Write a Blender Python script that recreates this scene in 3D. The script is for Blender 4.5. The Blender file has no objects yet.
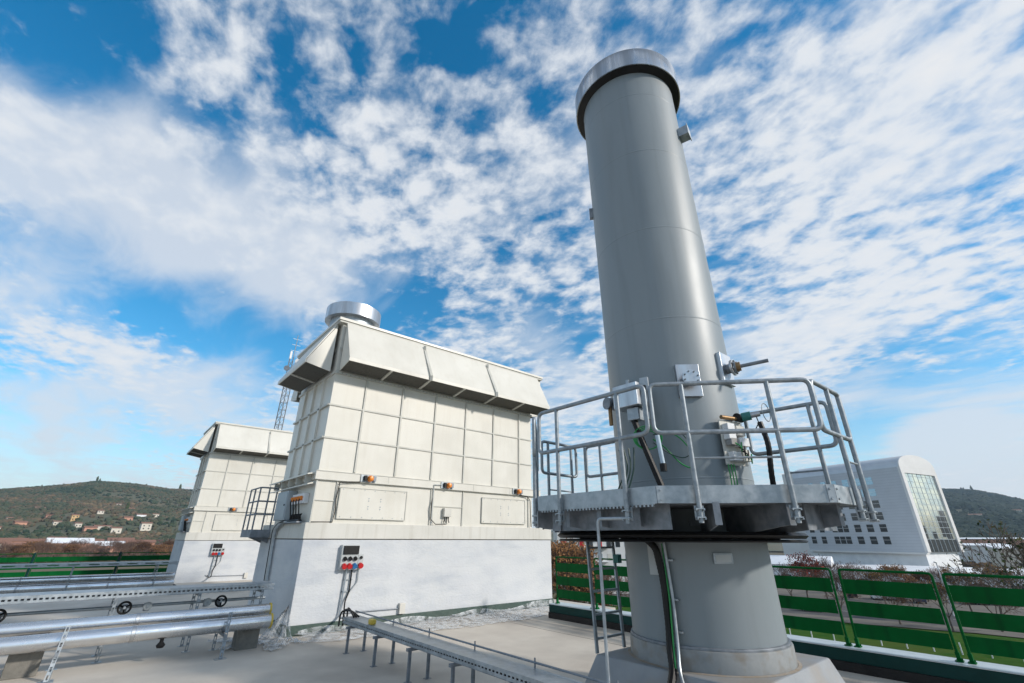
import bpy, math, random
from mathutils import Vector, Matrix
random.seed(7)
R = math.radians
S = bpy.context.scene
COL = S.collection

# ------------------------------------------------------------------ materials
def newmat(name):
    m = bpy.data.materials.new(name); m.use_nodes = True
    nt = m.node_tree; b = nt.nodes['Principled BSDF']
    return m, nt, b
def pmat(name, c1, c2=None, scale=3.0, rough=0.6, rough2=None, metal=0.0, bump=0.0, bscale=None,
         detail=6.0, stretch=(1, 1, 1), lo=0.35, hi=0.65, coat=0.0, spec=0.5, c3=None, s3=0.4, streak=None):
    m, nt, b = newmat(name); N = nt.nodes; L = nt.links
    c2 = c2 or tuple(x * 0.85 for x in c1)
    tc = N.new('ShaderNodeTexCoord'); mp = N.new('ShaderNodeMapping'); mp.inputs['Scale'].default_value = stretch
    L.new(tc.outputs['Object'], mp.inputs['Vector'])
    n = N.new('ShaderNodeTexNoise'); n.inputs['Scale'].default_value = scale; n.inputs['Detail'].default_value = detail
    n.inputs['Roughness'].default_value = 0.6
    L.new(mp.outputs[0], n.inputs['Vector'])
    cr = N.new('ShaderNodeValToRGB'); cr.color_ramp.elements[0].position = lo; cr.color_ramp.elements[1].position = hi
    cr.color_ramp.elements[0].color = (*c1, 1); cr.color_ramp.elements[1].color = (*c2, 1)
    L.new(n.outputs['Fac'], cr.inputs['Fac'])
    out = cr.outputs['Color']
    if c3:
        n3 = N.new('ShaderNodeTexNoise'); n3.inputs['Scale'].default_value = s3; n3.inputs['Detail'].default_value = 8
        L.new(mp.outputs[0], n3.inputs['Vector'])
        r3 = N.new('ShaderNodeMapRange'); r3.inputs['From Min'].default_value = .48; r3.inputs['From Max'].default_value = .66
        L.new(n3.outputs['Fac'], r3.inputs['Value'])
        mx = N.new('ShaderNodeMixRGB'); L.new(r3.outputs[0], mx.inputs['Fac']); L.new(out, mx.inputs['Color1'])
        mx.inputs['Color2'].default_value = (*c3, 1); out = mx.outputs['Color']
    if streak:   # vertical rain streaks: (colour, amount, horizontal scale)
        ms = N.new('ShaderNodeMapping'); ms.inputs['Scale'].default_value = (streak[2], streak[2], streak[2] * .06); L.new(tc.outputs['Object'], ms.inputs[0])
        ns = N.new('ShaderNodeTexNoise'); ns.inputs['Scale'].default_value = 1; ns.inputs['Detail'].default_value = 7; L.new(ms.outputs[0], ns.inputs['Vector'])
        rs_ = N.new('ShaderNodeMapRange'); rs_.inputs['From Min'].default_value = .52; rs_.inputs['From Max'].default_value = .74; rs_.inputs['To Max'].default_value = streak[1]; L.new(ns.outputs['Fac'], rs_.inputs['Value'])
        xs = N.new('ShaderNodeMixRGB'); L.new(rs_.outputs[0], xs.inputs['Fac']); L.new(out, xs.inputs['Color1']); xs.inputs['Color2'].default_value = (*streak[0], 1); out = xs.outputs['Color']
    L.new(out, b.inputs['Base Color'])
    if rough2 is not None:
        mr = N.new('ShaderNodeMapRange'); mr.inputs['From Min'].default_value = lo; mr.inputs['From Max'].default_value = hi
        mr.inputs['To Min'].default_value = rough; mr.inputs['To Max'].default_value = rough2
        L.new(n.outputs['Fac'], mr.inputs['Value']); L.new(mr.outputs[0], b.inputs['Roughness'])
    else: b.inputs['Roughness'].default_value = rough
    b.inputs['Metallic'].default_value = metal
    b.inputs['Coat Weight'].default_value = coat
    b.inputs['Specular IOR Level'].default_value = spec
    if bump:
        nb = N.new('ShaderNodeTexNoise'); nb.inputs['Scale'].default_value = bscale or scale * 4; nb.inputs['Detail'].default_value = 5
        L.new(mp.outputs[0], nb.inputs['Vector'])
        bp = N.new('ShaderNodeBump'); bp.inputs['Strength'].default_value = bump; bp.inputs['Distance'].default_value = 0.02
        L.new(nb.outputs['Fac'], bp.inputs['Height']); L.new(bp.outputs[0], b.inputs['Normal'])
    return m
def islandmat(name, cols, rough=0.9, nscale=None):
    m, nt, b = newmat(name); N = nt.nodes; L = nt.links
    g = N.new('ShaderNodeNewGeometry'); cr = N.new('ShaderNodeValToRGB'); cr.color_ramp.interpolation = 'LINEAR'
    e = cr.color_ramp.elements
    while len(e) < len(cols): e.new(0.5)
    for i, c in enumerate(cols): e[i].position = i / (len(cols) - 1); e[i].color = (*c, 1)
    if nscale:
        n = N.new('ShaderNodeTexNoise'); n.inputs['Scale'].default_value = nscale; n.inputs['Detail'].default_value = 3
        tc = N.new('ShaderNodeTexCoord'); L.new(tc.outputs['Object'], n.inputs['Vector'])
        a = N.new('ShaderNodeMath'); a.operation = 'MULTIPLY_ADD'; a.inputs[1].default_value = 0.45
        L.new(g.outputs['Random Per Island'], a.inputs[0])
        s = N.new('ShaderNodeMapRange'); s.inputs['From Min'].default_value = .35; s.inputs['From Max'].default_value = .65
        s.inputs['To Min'].default_value = 0; s.inputs['To Max'].default_value = .55
        L.new(n.outputs['Fac'], s.inputs['Value']); L.new(s.outputs[0], a.inputs[2]); L.new(a.outputs[0], cr.inputs['Fac'])
    else: L.new(g.outputs['Random Per Island'], cr.inputs['Fac'])
    L.new(cr.outputs['Color'], b.inputs['Base Color']); b.inputs['Roughness'].default_value = rough
    b.inputs['Specular IOR Level'].default_value = 0.15
    return m

M = {}
M['galv'] = pmat('galvanised', (.30, .335, .36), (.44, .475, .50), 9, .42, .55, metal=.7, detail=3, lo=.35, hi=.65, bump=.05, bscale=60)
M['galv_dark'] = pmat('galvanised_dull', (.16, .18, .20), (.28, .30, .33), 7, .5, .65, metal=.5, detail=4, lo=.35, hi=.65)
M['tube'] = pmat('galvanised_tube', (.22, .25, .27), (.33, .36, .385), 14, .42, .55, metal=.6, detail=3)
M['steel'] = pmat('polished_steel', (.62, .63, .64), (.42, .43, .45), 5, .30, .46, metal=1.0, detail=4, stretch=(1, 1, .15))
M['clad'] = pmat('pipe_cladding', (.78, .79, .80), (.62, .63, .65), 2.5, .20, .32, metal=1.0, detail=4, bump=.012, bscale=5)
M['chim'] = pmat('grey_chimney_paint', (.203, .235, .252), (.226, .258, .275), .9, .42, .52, detail=7, coat=.0, bump=.02, bscale=3, stretch=(1, 1, .35), streak=((.145, .165, .172), .35, 5))
M['chimring'] = pmat('worn_grey_ring', (.22, .235, .24), (.27, .28, .28), 6, .6, detail=6, c3=(.21, .19, .165), s3=5)
M['cream'] = pmat('cream_panel_paint', (.635, .61, .54), (.69, .665, .60), .8, .36, .5, detail=7, bump=.22, bscale=1.0, c3=(.60, .575, .51), s3=.7, streak=((.52, .47, .38), .22, 7))
M['creamdk'] = pmat('cream_trim', (.46, .45, .40), (.56, .55, .50), 2, .5)
M['bandgrey'] = pmat('cream_band', (.55, .535, .485), (.62, .60, .55), 1.2, .5, streak=((.42, .39, .33), .5, 9))
M['meshdark'] = pmat('intake_mesh', (.06, .058, .05), (.12, .115, .10), 40, .8, detail=1)
M['_unused'] = pmat('brushed_white_paint', (.60, .62, .65), (.78, .79, .80), 2.2, .75, detail=9, stretch=(.5, .5, 1.6), bump=.35, bscale=14, lo=.3, hi=.62, c3=(.66, .68, .71), s3=.8)
def wallmat():
    m, nt, b = newmat('brushed_white_wall'); N = nt.nodes; L = nt.links
    tc = N.new('ShaderNodeTexCoord'); cur = None
    base = N.new('ShaderNodeRGB'); base.outputs[0].default_value = (.555, .565, .57, 1); cur = base.outputs[0]
    def layer(sc, scale, lo, hi, col, amt, detail=6):
        nonlocal cur
        mp = N.new('ShaderNodeMapping'); mp.inputs['Scale'].default_value = sc; L.new(tc.outputs['Object'], mp.inputs[0])
        n = N.new('ShaderNodeTexNoise'); n.inputs['Scale'].default_value = scale; n.inputs['Detail'].default_value = detail; L.new(mp.outputs[0], n.inputs['Vector'])
        mr = N.new('ShaderNodeMapRange'); mr.inputs['From Min'].default_value = lo; mr.inputs['From Max'].default_value = hi; mr.inputs['To Max'].default_value = amt; L.new(n.outputs['Fac'], mr.inputs['Value'])
        mx = N.new('ShaderNodeMixRGB'); L.new(mr.outputs[0], mx.inputs['Fac']); L.new(cur, mx.inputs['Color1']); mx.inputs['Color2'].default_value = (*col, 1); cur = mx.outputs[0]
    layer((1, 1, 3.2), 1.3, .42, .70, (.40, .43, .47), .7, 10)
    layer((6, 6, .6), 1.4, .50, .75, (.52, .54, .58), .45, 8)
    layer((1, 1, 1), 1.1, .50, .70, (.40, .42, .46), .5, 12)
    layer((1, 1, 1), .5, .45, .62, (.62, .625, .63), .5, 4)
    sp = N.new('ShaderNodeSeparateXYZ'); L.new(tc.outputs['Object'], sp.inputs[0])
    d = N.new('ShaderNodeMath'); d.operation = 'MULTIPLY'; d.inputs[1].default_value = 4.0; L.new(sp.outputs['Z'], d.inputs[0])
    f = N.new('ShaderNodeMath'); f.operation = 'FRACT'; L.new(d.outputs[0], f.inputs[0]); lt = N.new('ShaderNodeMath'); lt.operation = 'LESS_THAN'; lt.inputs[1].default_value = .035; L.new(f.outputs[0], lt.inputs[0])
    n = N.new('ShaderNodeTexNoise'); n.inputs['Scale'].default_value = 1.3; L.new(tc.outputs['Object'], n.inputs['Vector'])
    g = N.new('ShaderNodeMapRange'); g.inputs['From Min'].default_value = .45; g.inputs['From Max'].default_value = .6; g.inputs['To Max'].default_value = .35; L.new(n.outputs['Fac'], g.inputs['Value'])
    mm = N.new('ShaderNodeMath'); mm.operation = 'MULTIPLY'; L.new(lt.outputs[0], mm.inputs[0]); L.new(g.outputs[0], mm.inputs[1])
    mx = N.new('ShaderNodeMixRGB'); L.new(mm.outputs[0], mx.inputs['Fac']); L.new(cur, mx.inputs['Color1']); mx.inputs['Color2'].default_value = (.36, .38, .41, 1)
    L.new(mx.outputs[0], b.inputs['Base Color']); b.inputs['Roughness'].default_value = .75
    nb = N.new('ShaderNodeTexNoise'); nb.inputs['Scale'].default_value = 16; nb.inputs['Detail'].default_value = 6; mp = N.new('ShaderNodeMapping'); mp.inputs['Scale'].default_value = (.8, .8, 1.3); L.new(tc.outputs['Object'], mp.inputs[0]); L.new(mp.outputs[0], nb.inputs['Vector'])
    bp = N.new('ShaderNodeBump'); bp.inputs['Strength'].default_value = .4; bp.inputs['Distance'].default_value = .02; L.new(nb.outputs['Fac'], bp.inputs['Height']); L.new(bp.outputs[0], b.inputs['Normal'])
    return m
M['whitewall'] = wallmat()
M['floor'] = pmat('roof_screed', (.47, .42, .36), (.57, .515, .44), .9, .85, .6, detail=10, c3=(.36, .32, .275), s3=.38, bump=.12, bscale=25, lo=.3, hi=.7)
M['conc'] = pmat('concrete', (.13, .125, .11), (.22, .205, .18), 4, .9, detail=8, bump=.4, bscale=20)
M['plinth'] = pmat('grey_painted_plinth', (.25, .265, .28), (.31, .325, .34), 2.5, .6, .75, detail=8, c3=(.29, .265, .235), s3=1.6, bump=.15, bscale=18)
M['green'] = pmat('green_paint', (.0005, .080, .016), (.001, .098, .021), 3, .45, .55, detail=4, spec=.08, streak=((.002, .05, .014), .7, 6))
M['teal'] = pmat('dark_green_beam', (.002, .034, .030), (.004, .046, .042), 2, .35, .45, detail=5, spec=.2)
M['beamtop'] = pmat('beam_top_sheet', (.55, .60, .62), (.48, .53, .55), 3, .35, .5, metal=.2)
M['black'] = pmat('black_rubber', (.007, .007, .008), (.012, .012, .012), 8, .5, spec=.3)
M['membrane'] = pmat('bitumen', (.008, .007, .007), (.018, .016, .015), 3, .8, detail=7, bump=.3)
M['dkgreen'] = pmat('green_membrane', (.008, .036, .026), (.014, .05, .038), 3, .5, bump=.4, bscale=8)
M['orange'] = pmat('orange_plastic', (.75, .20, .02), (.80, .25, .03), 3, .35)
M['red'] = pmat('red_plastic', (.55, .015, .02), (.5, .012, .015), 3, .3)
M['blue'] = pmat('blue_plastic', (.02, .16, .38), (.02, .14, .34), 3, .3)
M['yellow'] = pmat('yellow_tape', (.62, .45, .06), (.55, .38, .05), 8, .5)
M['greybox'] = pmat('grey_cabinet', (.34, .39, .42), (.38, .43, .46), 2, .4)
M['greypl'] = pmat('grey_plastic', (.40, .42, .42), (.45, .47, .47), 3, .45)
M['white'] = pmat('white_paint', (.74, .74, .74), (.68, .68, .68), 4, .5)
M['offwhite'] = pmat('offwhite_paint', (.62, .60, .54), (.55, .53, .48), 4, .6)
M['greencable'] = pmat('green_cable', (.01, .22, .05), (.02, .28, .06), 4, .35)
M['teal_inst'] = pmat('teal_instrument', (.02, .14, .13), (.03, .18, .16), 4, .35)
M['brass'] = pmat('brass', (.30, .19, .09), (.20, .12, .06), 16, .5, metal=.6)
M['paleblue'] = pmat('pale_blue_tube', (.50, .60, .68), (.45, .55, .62), 5, .35)
M['tarmac'] = pmat('asphalt', (.07, .069, .068), (.115, .11, .108), .2, .9, detail=8, spec=.1)
M['ground'] = pmat('ground_mix', (.17, .14, .10), (.10, .10, .05), .02, .95, detail=10, c3=(.16, .14, .11), s3=.012, spec=.05)
M['paving'] = pmat('pale_paving', (.20, .18, .155), (.14, .13, .115), .15, .9, detail=8, spec=.05)
M['grass'] = pmat('grass_green', (.022, .075, .005), (.045, .10, .012), .6, .95, detail=9, c3=(.06, .09, .015), s3=.15, spec=.05)
M['hill'] = pmat('hillside', (.060, .072, .032), (.14, .115, .065), .010, .95, detail=12, c3=(.075, .085, .045), s3=.004, stretch=(1, 1, 3))
M['lead'] = pmat('metal_cladding', (.50, .52, .54), (.56, .58, .60), .3, .35, .45, metal=.5, detail=4)
M['offwall'] = None
M['officeframe'] = pmat('white_frame', (.70, .69, .67), (.64, .63, .61), .3, .5)
M['whiteroof'] = pmat('white_sheet', (.84, .85, .86), (.74, .75, .77), .5, .5, detail=8)
M['tile'] = pmat('terracotta_roof', (.26, .125, .08), (.19, .10, .07), 1.5, .85, detail=7)
M['ochre'] = pmat('ochre_plaster', (.62, .42, .20), (.55, .36, .17), .5, .85)
M['plaster'] = pmat('pale_plaster', (.68, .62, .52), (.60, .55, .47), .5, .85)
M['pink'] = pmat('pink_plaster', (.58, .30, .20), (.50, .26, .18), .5, .85)
M['dkglass'] = pmat('dark_window', (.02, .025, .03), (.04, .045, .05), 1, .08, spec=.8)
M['facglass'] = pmat('facade_glass_sky_glow', (.92, .87, .70), (.60, .68, .68), .30, .10, .2, metal=.8, detail=4)  # yellow-white sky reflection painted into the glass colour
M['paleglass'] = pmat('pale_window', (.35, .50, .60), (.30, .45, .55), .3, .12, metal=.5)
M['bark'] = pmat('bark', (.085, .065, .05), (.13, .10, .08), 5, .95, detail=6, bump=.4)
M['twigred'] = pmat('reddish_twigs', (.12, .065, .045), (.16, .10, .07), 3, .95)
M['leaforange'] = islandmat('orange_leaves', [(.22, .10, .02), (.30, .16, .04), (.16, .12, .03), (.25, .07, .02)])
M['leafred'] = islandmat('red_leaves', [(.20, .03, .02), (.28, .05, .03), (.12, .03, .02)])
M['leafbrown'] = islandmat('brown_leaves', [(.17, .08, .03), (.24, .12, .05), (.10, .06, .03)])
M['leafdark'] = islandmat('dark_leaves', [(.03, .045, .015), (.05, .07, .02), (.10, .08, .03)])
M['wood'] = islandmat('wooded_slope', [(.014, .030, .016), (.030, .050, .026), (.060, .075, .042), (.085, .085, .050), (.115, .080, .050), (.19, .14, .08)], nscale=.012)
M['darkwood'] = islandmat('dark_wooded_slope', [(.010, .024, .016), (.018, .034, .020), (.030, .044, .026), (.05, .052, .03)], nscale=.006)
M['scrubred'] = islandmat('bare_wood', [(.085, .05, .04), (.12, .075, .055), (.06, .045, .03), (.04, .05, .028)], nscale=.03)
M['tyre'] = pmat('tyre', (.02, .02, .02), (.03, .03, .03), 8, .8)

# translucent plastic film
def film():
    m, nt, b = newmat('plastic_film'); N = nt.nodes; L = nt.links
    tr = N.new('ShaderNodeBsdfTransparent'); mx = N.new('ShaderNodeMixShader')
    n = N.new('ShaderNodeTexNoise'); n.inputs['Scale'].default_value = 4; n.inputs['Detail'].default_value = 8; n.inputs['Distortion'].default_value = 1.5
    tc = N.new('ShaderNodeTexCoord'); L.new(tc.outputs['Object'], n.inputs['Vector'])
    mr = N.new('ShaderNodeMapRange'); mr.inputs['From Min'].default_value = .38; mr.inputs['From Max'].default_value = .62
    mr.inputs['To Min'].default_value = .05; mr.inputs['To Max'].default_value = .48
    L.new(n.outputs['Fac'], mr.inputs['Value']); L.new(mr.outputs[0], mx.inputs['Fac'])
    L.new(tr.outputs[0], mx.inputs[1]); L.new(b.outputs[0], mx.inputs[2])
    b.inputs['Base Color'].default_value = (.72, .74, .75, 1); b.inputs['Roughness'].default_value = .25
    L.new(mx.outputs[0], N['Material Output'].inputs['Surface'])
    return m
M['film'] = film()

# office wall: light metal with fine horizontal cladding lines
def linewall(name, c, cl, pitch, width=.08, axis='Z', rough=.45, metal=.2):
    m, nt, b = newmat(name); N = nt.nodes; L = nt.links
    tc = N.new('ShaderNodeTexCoord'); sp = N.new('ShaderNodeSeparateXYZ'); L.new(tc.outputs['Object'], sp.inputs[0])
    d = N.new('ShaderNodeMath'); d.operation = 'DIVIDE'; d.inputs[1].default_value = pitch; L.new(sp.outputs[axis], d.inputs[0])
    f = N.new('ShaderNodeMath'); f.operation = 'FRACT'; L.new(d.outputs[0], f.inputs[0])
    lt = N.new('ShaderNodeMath'); lt.operation = 'LESS_THAN'; lt.inputs[1].default_value = width; L.new(f.outputs[0], lt.inputs[0])
    n = N.new('ShaderNodeTexNoise'); n.inputs['Scale'].default_value = .4; n.inputs['Detail'].default_value = 5; L.new(tc.outputs['Object'], n.inputs['Vector'])
    a = N.new('ShaderNodeMixRGB'); a.inputs['Color1'].default_value = (*c, 1); a.inputs['Color2'].default_value = (*[x * .82 for x in c], 1); L.new(n.outputs['Fac'], a.inputs['Fac'])
    mx = N.new('ShaderNodeMixRGB'); L.new(lt.outputs[0], mx.inputs['Fac']); L.new(a.outputs[0], mx.inputs['Color1']); mx.inputs['Color2'].default_value = (*cl, 1)
    L.new(mx.outputs[0], b.inputs['Base Color']); b.inputs['Roughness'].default_value = rough; b.inputs['Metallic'].default_value = metal
    return m
M['offwall'] = linewall('ribbed_office_wall', (.52, .54, .57), (.36, .38, .41), .8)

# ------------------------------------------------------------------ builders
class MB:
    def __init__(s): s.v = []; s.f = []; s.smooth = set()
    def quadf(s, pts):
        n = len(s.v); s.v += [Vector(p) for p in pts]; s.f.append(tuple(range(n, n + len(pts)))); return s
    def box(s, a, b):
        x0, y0, z0 = [min(a[i], b[i]) for i in range(3)]; x1, y1, z1 = [max(a[i], b[i]) for i in range(3)]
        return s.hexa([(x0, y0, z0), (x1, y0, z0), (x1, y1, z0), (x0, y1, z0), (x0, y0, z1), (x1, y0, z1), (x1, y1, z1), (x0, y1, z1)])
    def hexa(s, p):
        n = len(s.v); s.v += [Vector(q) for q in p]
        for f in ((3, 2, 1, 0), (4, 5, 6, 7), (0, 1, 5, 4), (1, 2, 6, 5), (2, 3, 7, 6), (3, 0, 4, 7)): s.f.append(tuple(n + i for i in f))
        return s
    def bar(s, a, b, w, h, up=(0, 0, 1)):   # rectangular bar a->b; w sideways, h along up
        a = Vector(a); b = Vector(b); d = (b - a).normalized(); u = Vector(up)
        if abs(d.dot(u)) > .99: u = Vector((1, 0, 0))
        sd = d.cross(u).normalized(); u = sd.cross(d).normalized()
        p = []
        for q in (a, b):
            for i, j in ((-1, -1), (1, -1), (1, 1), (-1, 1)): p.append(q + sd * i * w / 2 + u * j * h / 2)
        n = len(s.v); s.v += p
        for f in ((3, 2, 1, 0), (4, 5, 6, 7), (0, 1, 5, 4), (1, 2, 6, 5), (2, 3, 7, 6), (3, 0, 4, 7)): s.f.append(tuple(n + i for i in f))
        return s
    def prism(s, poly, z0, z1):
        n = len(s.v); k = len(poly)
        s.v += [Vector((*p, z0)) for p in poly] + [Vector((*p, z1)) for p in poly]
        s.f.append(tuple(n + i for i in reversed(range(k)))); s.f.append(tuple(n + k + i for i in range(k)))
        for i in range(k): j = (i + 1) % k; s.f.append((n + i, n + j, n + k + j, n + k + i))
        return s
    def extr(s, poly3, vec):
        n = len(s.v); k = len(poly3); vec = Vector(vec)
        s.v += [Vector(p) for p in poly3] + [Vector(p) + vec for p in poly3]
        s.f.append(tuple(n + i for i in reversed(range(k)))); s.f.append(tuple(n + k + i for i in range(k)))
        for i in range(k): j = (i + 1) % k; s.f.append((n + i, n + j, n + k + j, n + k + i))
        return s
    def lathe(s, c, prof, seg=48, axis=(0, 0, 1), smooth=True, closed=False):  # prof [(r,h)]
        ax = Vector(axis).normalized(); t = Vector((1, 0, 0)) if abs(ax.x) < .9 else Vector((0, 1, 0))
        u = ax.cross(t).normalized(); w = ax.cross(u); c = Vector(c); n = len(s.v); k = len(prof)
        for r, h in prof:
            for i in range(seg):
                a = 2 * math.pi * i / seg; s.v.append(c + ax * h + (u * math.cos(a) + w * math.sin(a)) * r)
        rng = range(k if closed else k - 1)
        for q in rng:
            q2 = (q + 1) % k
            for i in range(seg):
                j = (i + 1) % seg
                if smooth: s.smooth.add(len(s.f))
                s.f.append((n + q * seg + i, n + q * seg + j, n + q2 * seg + j, n + q2 * seg + i))
        return s
    def cyl(s, a, b, r, seg=12, r2=None, smooth=True):
        a = Vector(a); b = Vector(b); L = (b - a).length; r2 = r if r2 is None else r2
        return s.lathe(a, [(1e-4, 0), (r, 0), (r, 1e-5), (r2, L - 1e-5), (r2, L), (1e-4, L)], seg, b - a, smooth)
    def tube(s, pts, r, seg=8, rs=None):
        P = [Vector(p) for p in pts]; k = len(P); n = len(s.v)
        u = None
        for i, p in enumerate(P):
            d = (P[min(i + 1, k - 1)] - P[max(i - 1, 0)]).normalized()
            if u is None: u = d.orthogonal().normalized()
            u = (u - d * u.dot(d)).normalized(); w = d.cross(u); rr = rs[i] if rs else r
            for j in range(seg):
                a = 2 * math.pi * j / seg; s.v.append(p + (u * math.cos(a) + w * math.sin(a)) * rr)
        for i in range(k - 1):
            for j in range(seg):
                j2 = (j + 1) % seg; s.smooth.add(len(s.f))
                s.f.append((n + i * seg + j, n + i * seg + j2, n + (i + 1) * seg + j2, n + (i + 1) * seg + j))
        s.f.append(tuple(n + j for j in reversed(range(seg)))); s.f.append(tuple(n + (k - 1) * seg + j for j in range(seg)))
        return s
    def build(s, name, mat, parent=None, origin=None, bevel=0):
        me = bpy.data.meshes.new(name)
        o = bpy.data.objects.new(name, me); COL.objects.link(o)
        if parent is not None:
            o.parent = parent; wo = Vector(parent.get('_o', (0, 0, 0))); o['_o'] = tuple(wo)
        else:
            wo = Vector(origin) if origin else Vector((0, 0, 0)); o.location = wo; o['_o'] = tuple(wo)
        me.from_pydata([v - wo for v in s.v], [], s.f); me.update()
        if s.smooth:
            for i, p in enumerate(me.polygons): p.use_smooth = i in s.smooth
            me.set_sharp_from_angle(angle=R(38))
        me.materials.append(M[mat] if isinstance(mat, str) else mat)
        if bevel:
            b = o.modifiers.new('b', 'BEVEL'); b.width = bevel; b.segments = 2; b.limit_method = 'ANGLE'
        return o
def rnd(path, r=.08, n=4, closed=False):
    P = [Vector(p) for p in path]; out = []; k = len(P)
    for i in range(k):
        if not closed and i in (0, k - 1): out.append(P[i]); continue
        a, b, c = P[(i - 1) % k], P[i], P[(i + 1) % k]
        d1 = (a - b); d2 = (c - b); q = min(r, d1.length * .45, d2.length * .45)
        s = b + d1.normalized() * q; e = b + d2.normalized() * q
        for j in range(n + 1):
            t = j / n; out.append(s * (1 - t) ** 2 + b * 2 * t * (1 - t) + e * t * t)
    if closed: out.append(out[0].copy())
    return out
def thing(name, loc, label, cat, group=None):
    o = bpy.data.objects.new(name, None); COL.objects.link(o); o.location = loc; o['_o'] = tuple(loc)
    o.empty_display_size = .2
    return tag(o, label, cat, group)
def tag(o, label, cat, group=None):
    o['label'] = label; o['category'] = cat
    if group: o['group'] = group
    return o
def struct(o): o['kind'] = 'structure'; return o
def dup(o, parent=None):
    c = o.copy(); COL.objects.link(c)
    if parent is not None: c.parent = parent
    for ch in list(KIDS(o)): dup(ch, c)
    return c
def KIDS(o): return [x for x in bpy.data.objects if x.parent == o]
def inst(o, loc, rz=0, sc=1, label=None, group=None):
    c = dup(o); c.location = loc; c.rotation_euler = (0, 0, rz); c.scale = (sc, sc, sc) if not isinstance(sc, tuple) else sc
    if label: c['label'] = label
    if group: c['group'] = group
    return c

# ------------------------------------------------------------------ terrain and ground
GZ = -10.0
EYE = 2.0
RIDGE = [(-60, 2.0), (-20, 2.0), (0, 2.3), (2.5, 2.9), (3.6, 3.35), (4.8, 3.75), (5.6, 3.9), (7, 4.05), (9, 4.3), (14, 3.6), (20, 2.6), (30, 1.2), (45, .9), (60, 1.6), (75, 3.8),
         (80, 4.15), (83.8, 4.2), (86, 4.15), (87.4, 4.3), (88.6, 4.42), (90.2, 4.5), (91.4, 4.5), (92.2, 4.3), (94.3, 3.85), (97.2, 3.4), (103, 2.8), (115, 2.4), (140, 2)]
def ridge(az):
    for (a, e), (b, f) in zip(RIDGE, RIDGE[1:]):
        if a <= az <= b: t = (az - a) / (b - a); return e + (f - e) * t
    return 2
def hn(x, y):
    return (math.sin(x * .011 + 1.3) * math.cos(y * .009) + .6 * math.sin(x * .023 + y * .017) + .4 * math.sin(x * .041 - y * .037 + 2)) * 3.2
def terr(az, D):
    Dr = 1500 if az > 45 else 2100; Ds = 520 if az > 45 else 650
    H = EYE + Dr * math.tan(R(ridge(az))) - GZ
    t = (D - Ds) / (Dr - Ds)
    if t <= 0: return GZ
    x, y = D * math.cos(R(az)), D * math.sin(R(az))
    if t <= 1:
        s = t * t * (3 - 2 * t) * .55 + t * .45
        return GZ + H * s + hn(x, y) * min(1, t * 3) * min(1, (1 - t) * 4 + .12)
    return GZ + H * max(0, 1 - (t - 1) * .8) + hn(x, y) * .12
mb = MB(); AZ = [-60 + .5 * i for i in range(401)]; DD = [480 + 34 * i for i in range(60)]
n0 = 0
for a in AZ:
    for D in DD: mb.v.append(Vector((D * math.cos(R(a)), D * math.sin(R(a)), terr(a, D) - (.5 if D < 560 else 0))))
for i in range(len(AZ) - 1):
    for j in range(len(DD) - 1):
        q = len(DD); mb.smooth.add(len(mb.f)); mb.f.append((i * q + j, i * q + j + 1, (i + 1) * q + j + 1, (i + 1) * q + j))
struct(mb.build('hills', 'hill'))
mb = MB(); mb.quadf([(-6000, -6000, GZ), (6000, -6000, GZ), (6000, 6000, GZ), (-6000, 6000, GZ)])
struct(mb.build('ground', 'ground'))

# wooded slopes: too many trees to count
ICO = []
def ico():
    t = (1 + 5 ** .5) / 2
    v = [(-1, t, 0), (1, t, 0), (-1, -t, 0), (1, -t, 0), (0, -1, t), (0, 1, t), (0, -1, -t), (0, 1, -t), (t, 0, -1), (t, 0, 1), (-t, 0, -1), (-t, 0, 1)]
    f = [(0, 11, 5), (0, 5, 1), (0, 1, 7), (0, 7, 10), (0, 10, 11), (1, 5, 9), (5, 11, 4), (11, 10, 2), (10, 7, 6), (7, 1, 8), (3, 9, 4), (3, 4, 2), (3, 2, 6), (3, 6, 8), (3, 8, 9), (4, 9, 5), (2, 4, 11), (6, 2, 10), (8, 6, 7), (9, 8, 1)]
    return [Vector(a).normalized() for a in v], f
IV, IF = ico()
def clump(mb, c, r, hz=1.0):
    n = len(mb.v)
    for v in IV:
        k = r * random.uniform(.6, 1.25); mb.v.append(Vector((c[0] + v.x * k, c[1] + v.y * k, c[2] + v.z * k * hz)))
    for f in IF: mb.f.append(tuple(n + i for i in f))
def woods(name, a0, a1, d0, d1, cnt, rmin, rmax, mat, label, rows=False):
    mb = MB()
    for i in range(cnt):
        a = random.uniform(a0, a1); D = math.sqrt(random.uniform(d0 * d0, d1 * d1))
        x, y = D * math.cos(R(a)), D * math.sin(R(a))
        if math.sin(x * .013 + 2 * math.sin(y * .006)) * math.cos(y * .011 + 1) > .38 and random.random() < .85: continue
        r = random.uniform(rmin, rmax)
        if random.random() < .012: clump(mb, (x, y, terr(a, D) + r * .8), r * .4, 2.6)
        else: clump(mb, (x, y, terr(a, D) + r * .35), r, .85)
    o = mb.build(name, mat); o['kind'] = 'stuff'; o['label'] = label; o['category'] = 'woodland'
    return o
woods('woodland', 80, 101, 560, 1540, 24000, 1.5, 4.2, 'wood', 'olive groves and scrub covering the hillside on the left')
woods('woodland', -2, 11, 700, 2140, 16000, 3.0, 7.5, 'darkwood', 'dark green woodland covering the far hill on the right')
woods('bare_woodland', 82, 99.5, 345, 600, 9000, 1.6, 3.9, 'scrubred', 'mass of reddish leafless trees on the valley floor at left')
woods('bare_woodland', 0, 11, 230, 640, 900, 1.6, 3.2, 'scrubred', 'brown autumn scrub on the flat ground below the right hill')

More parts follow.
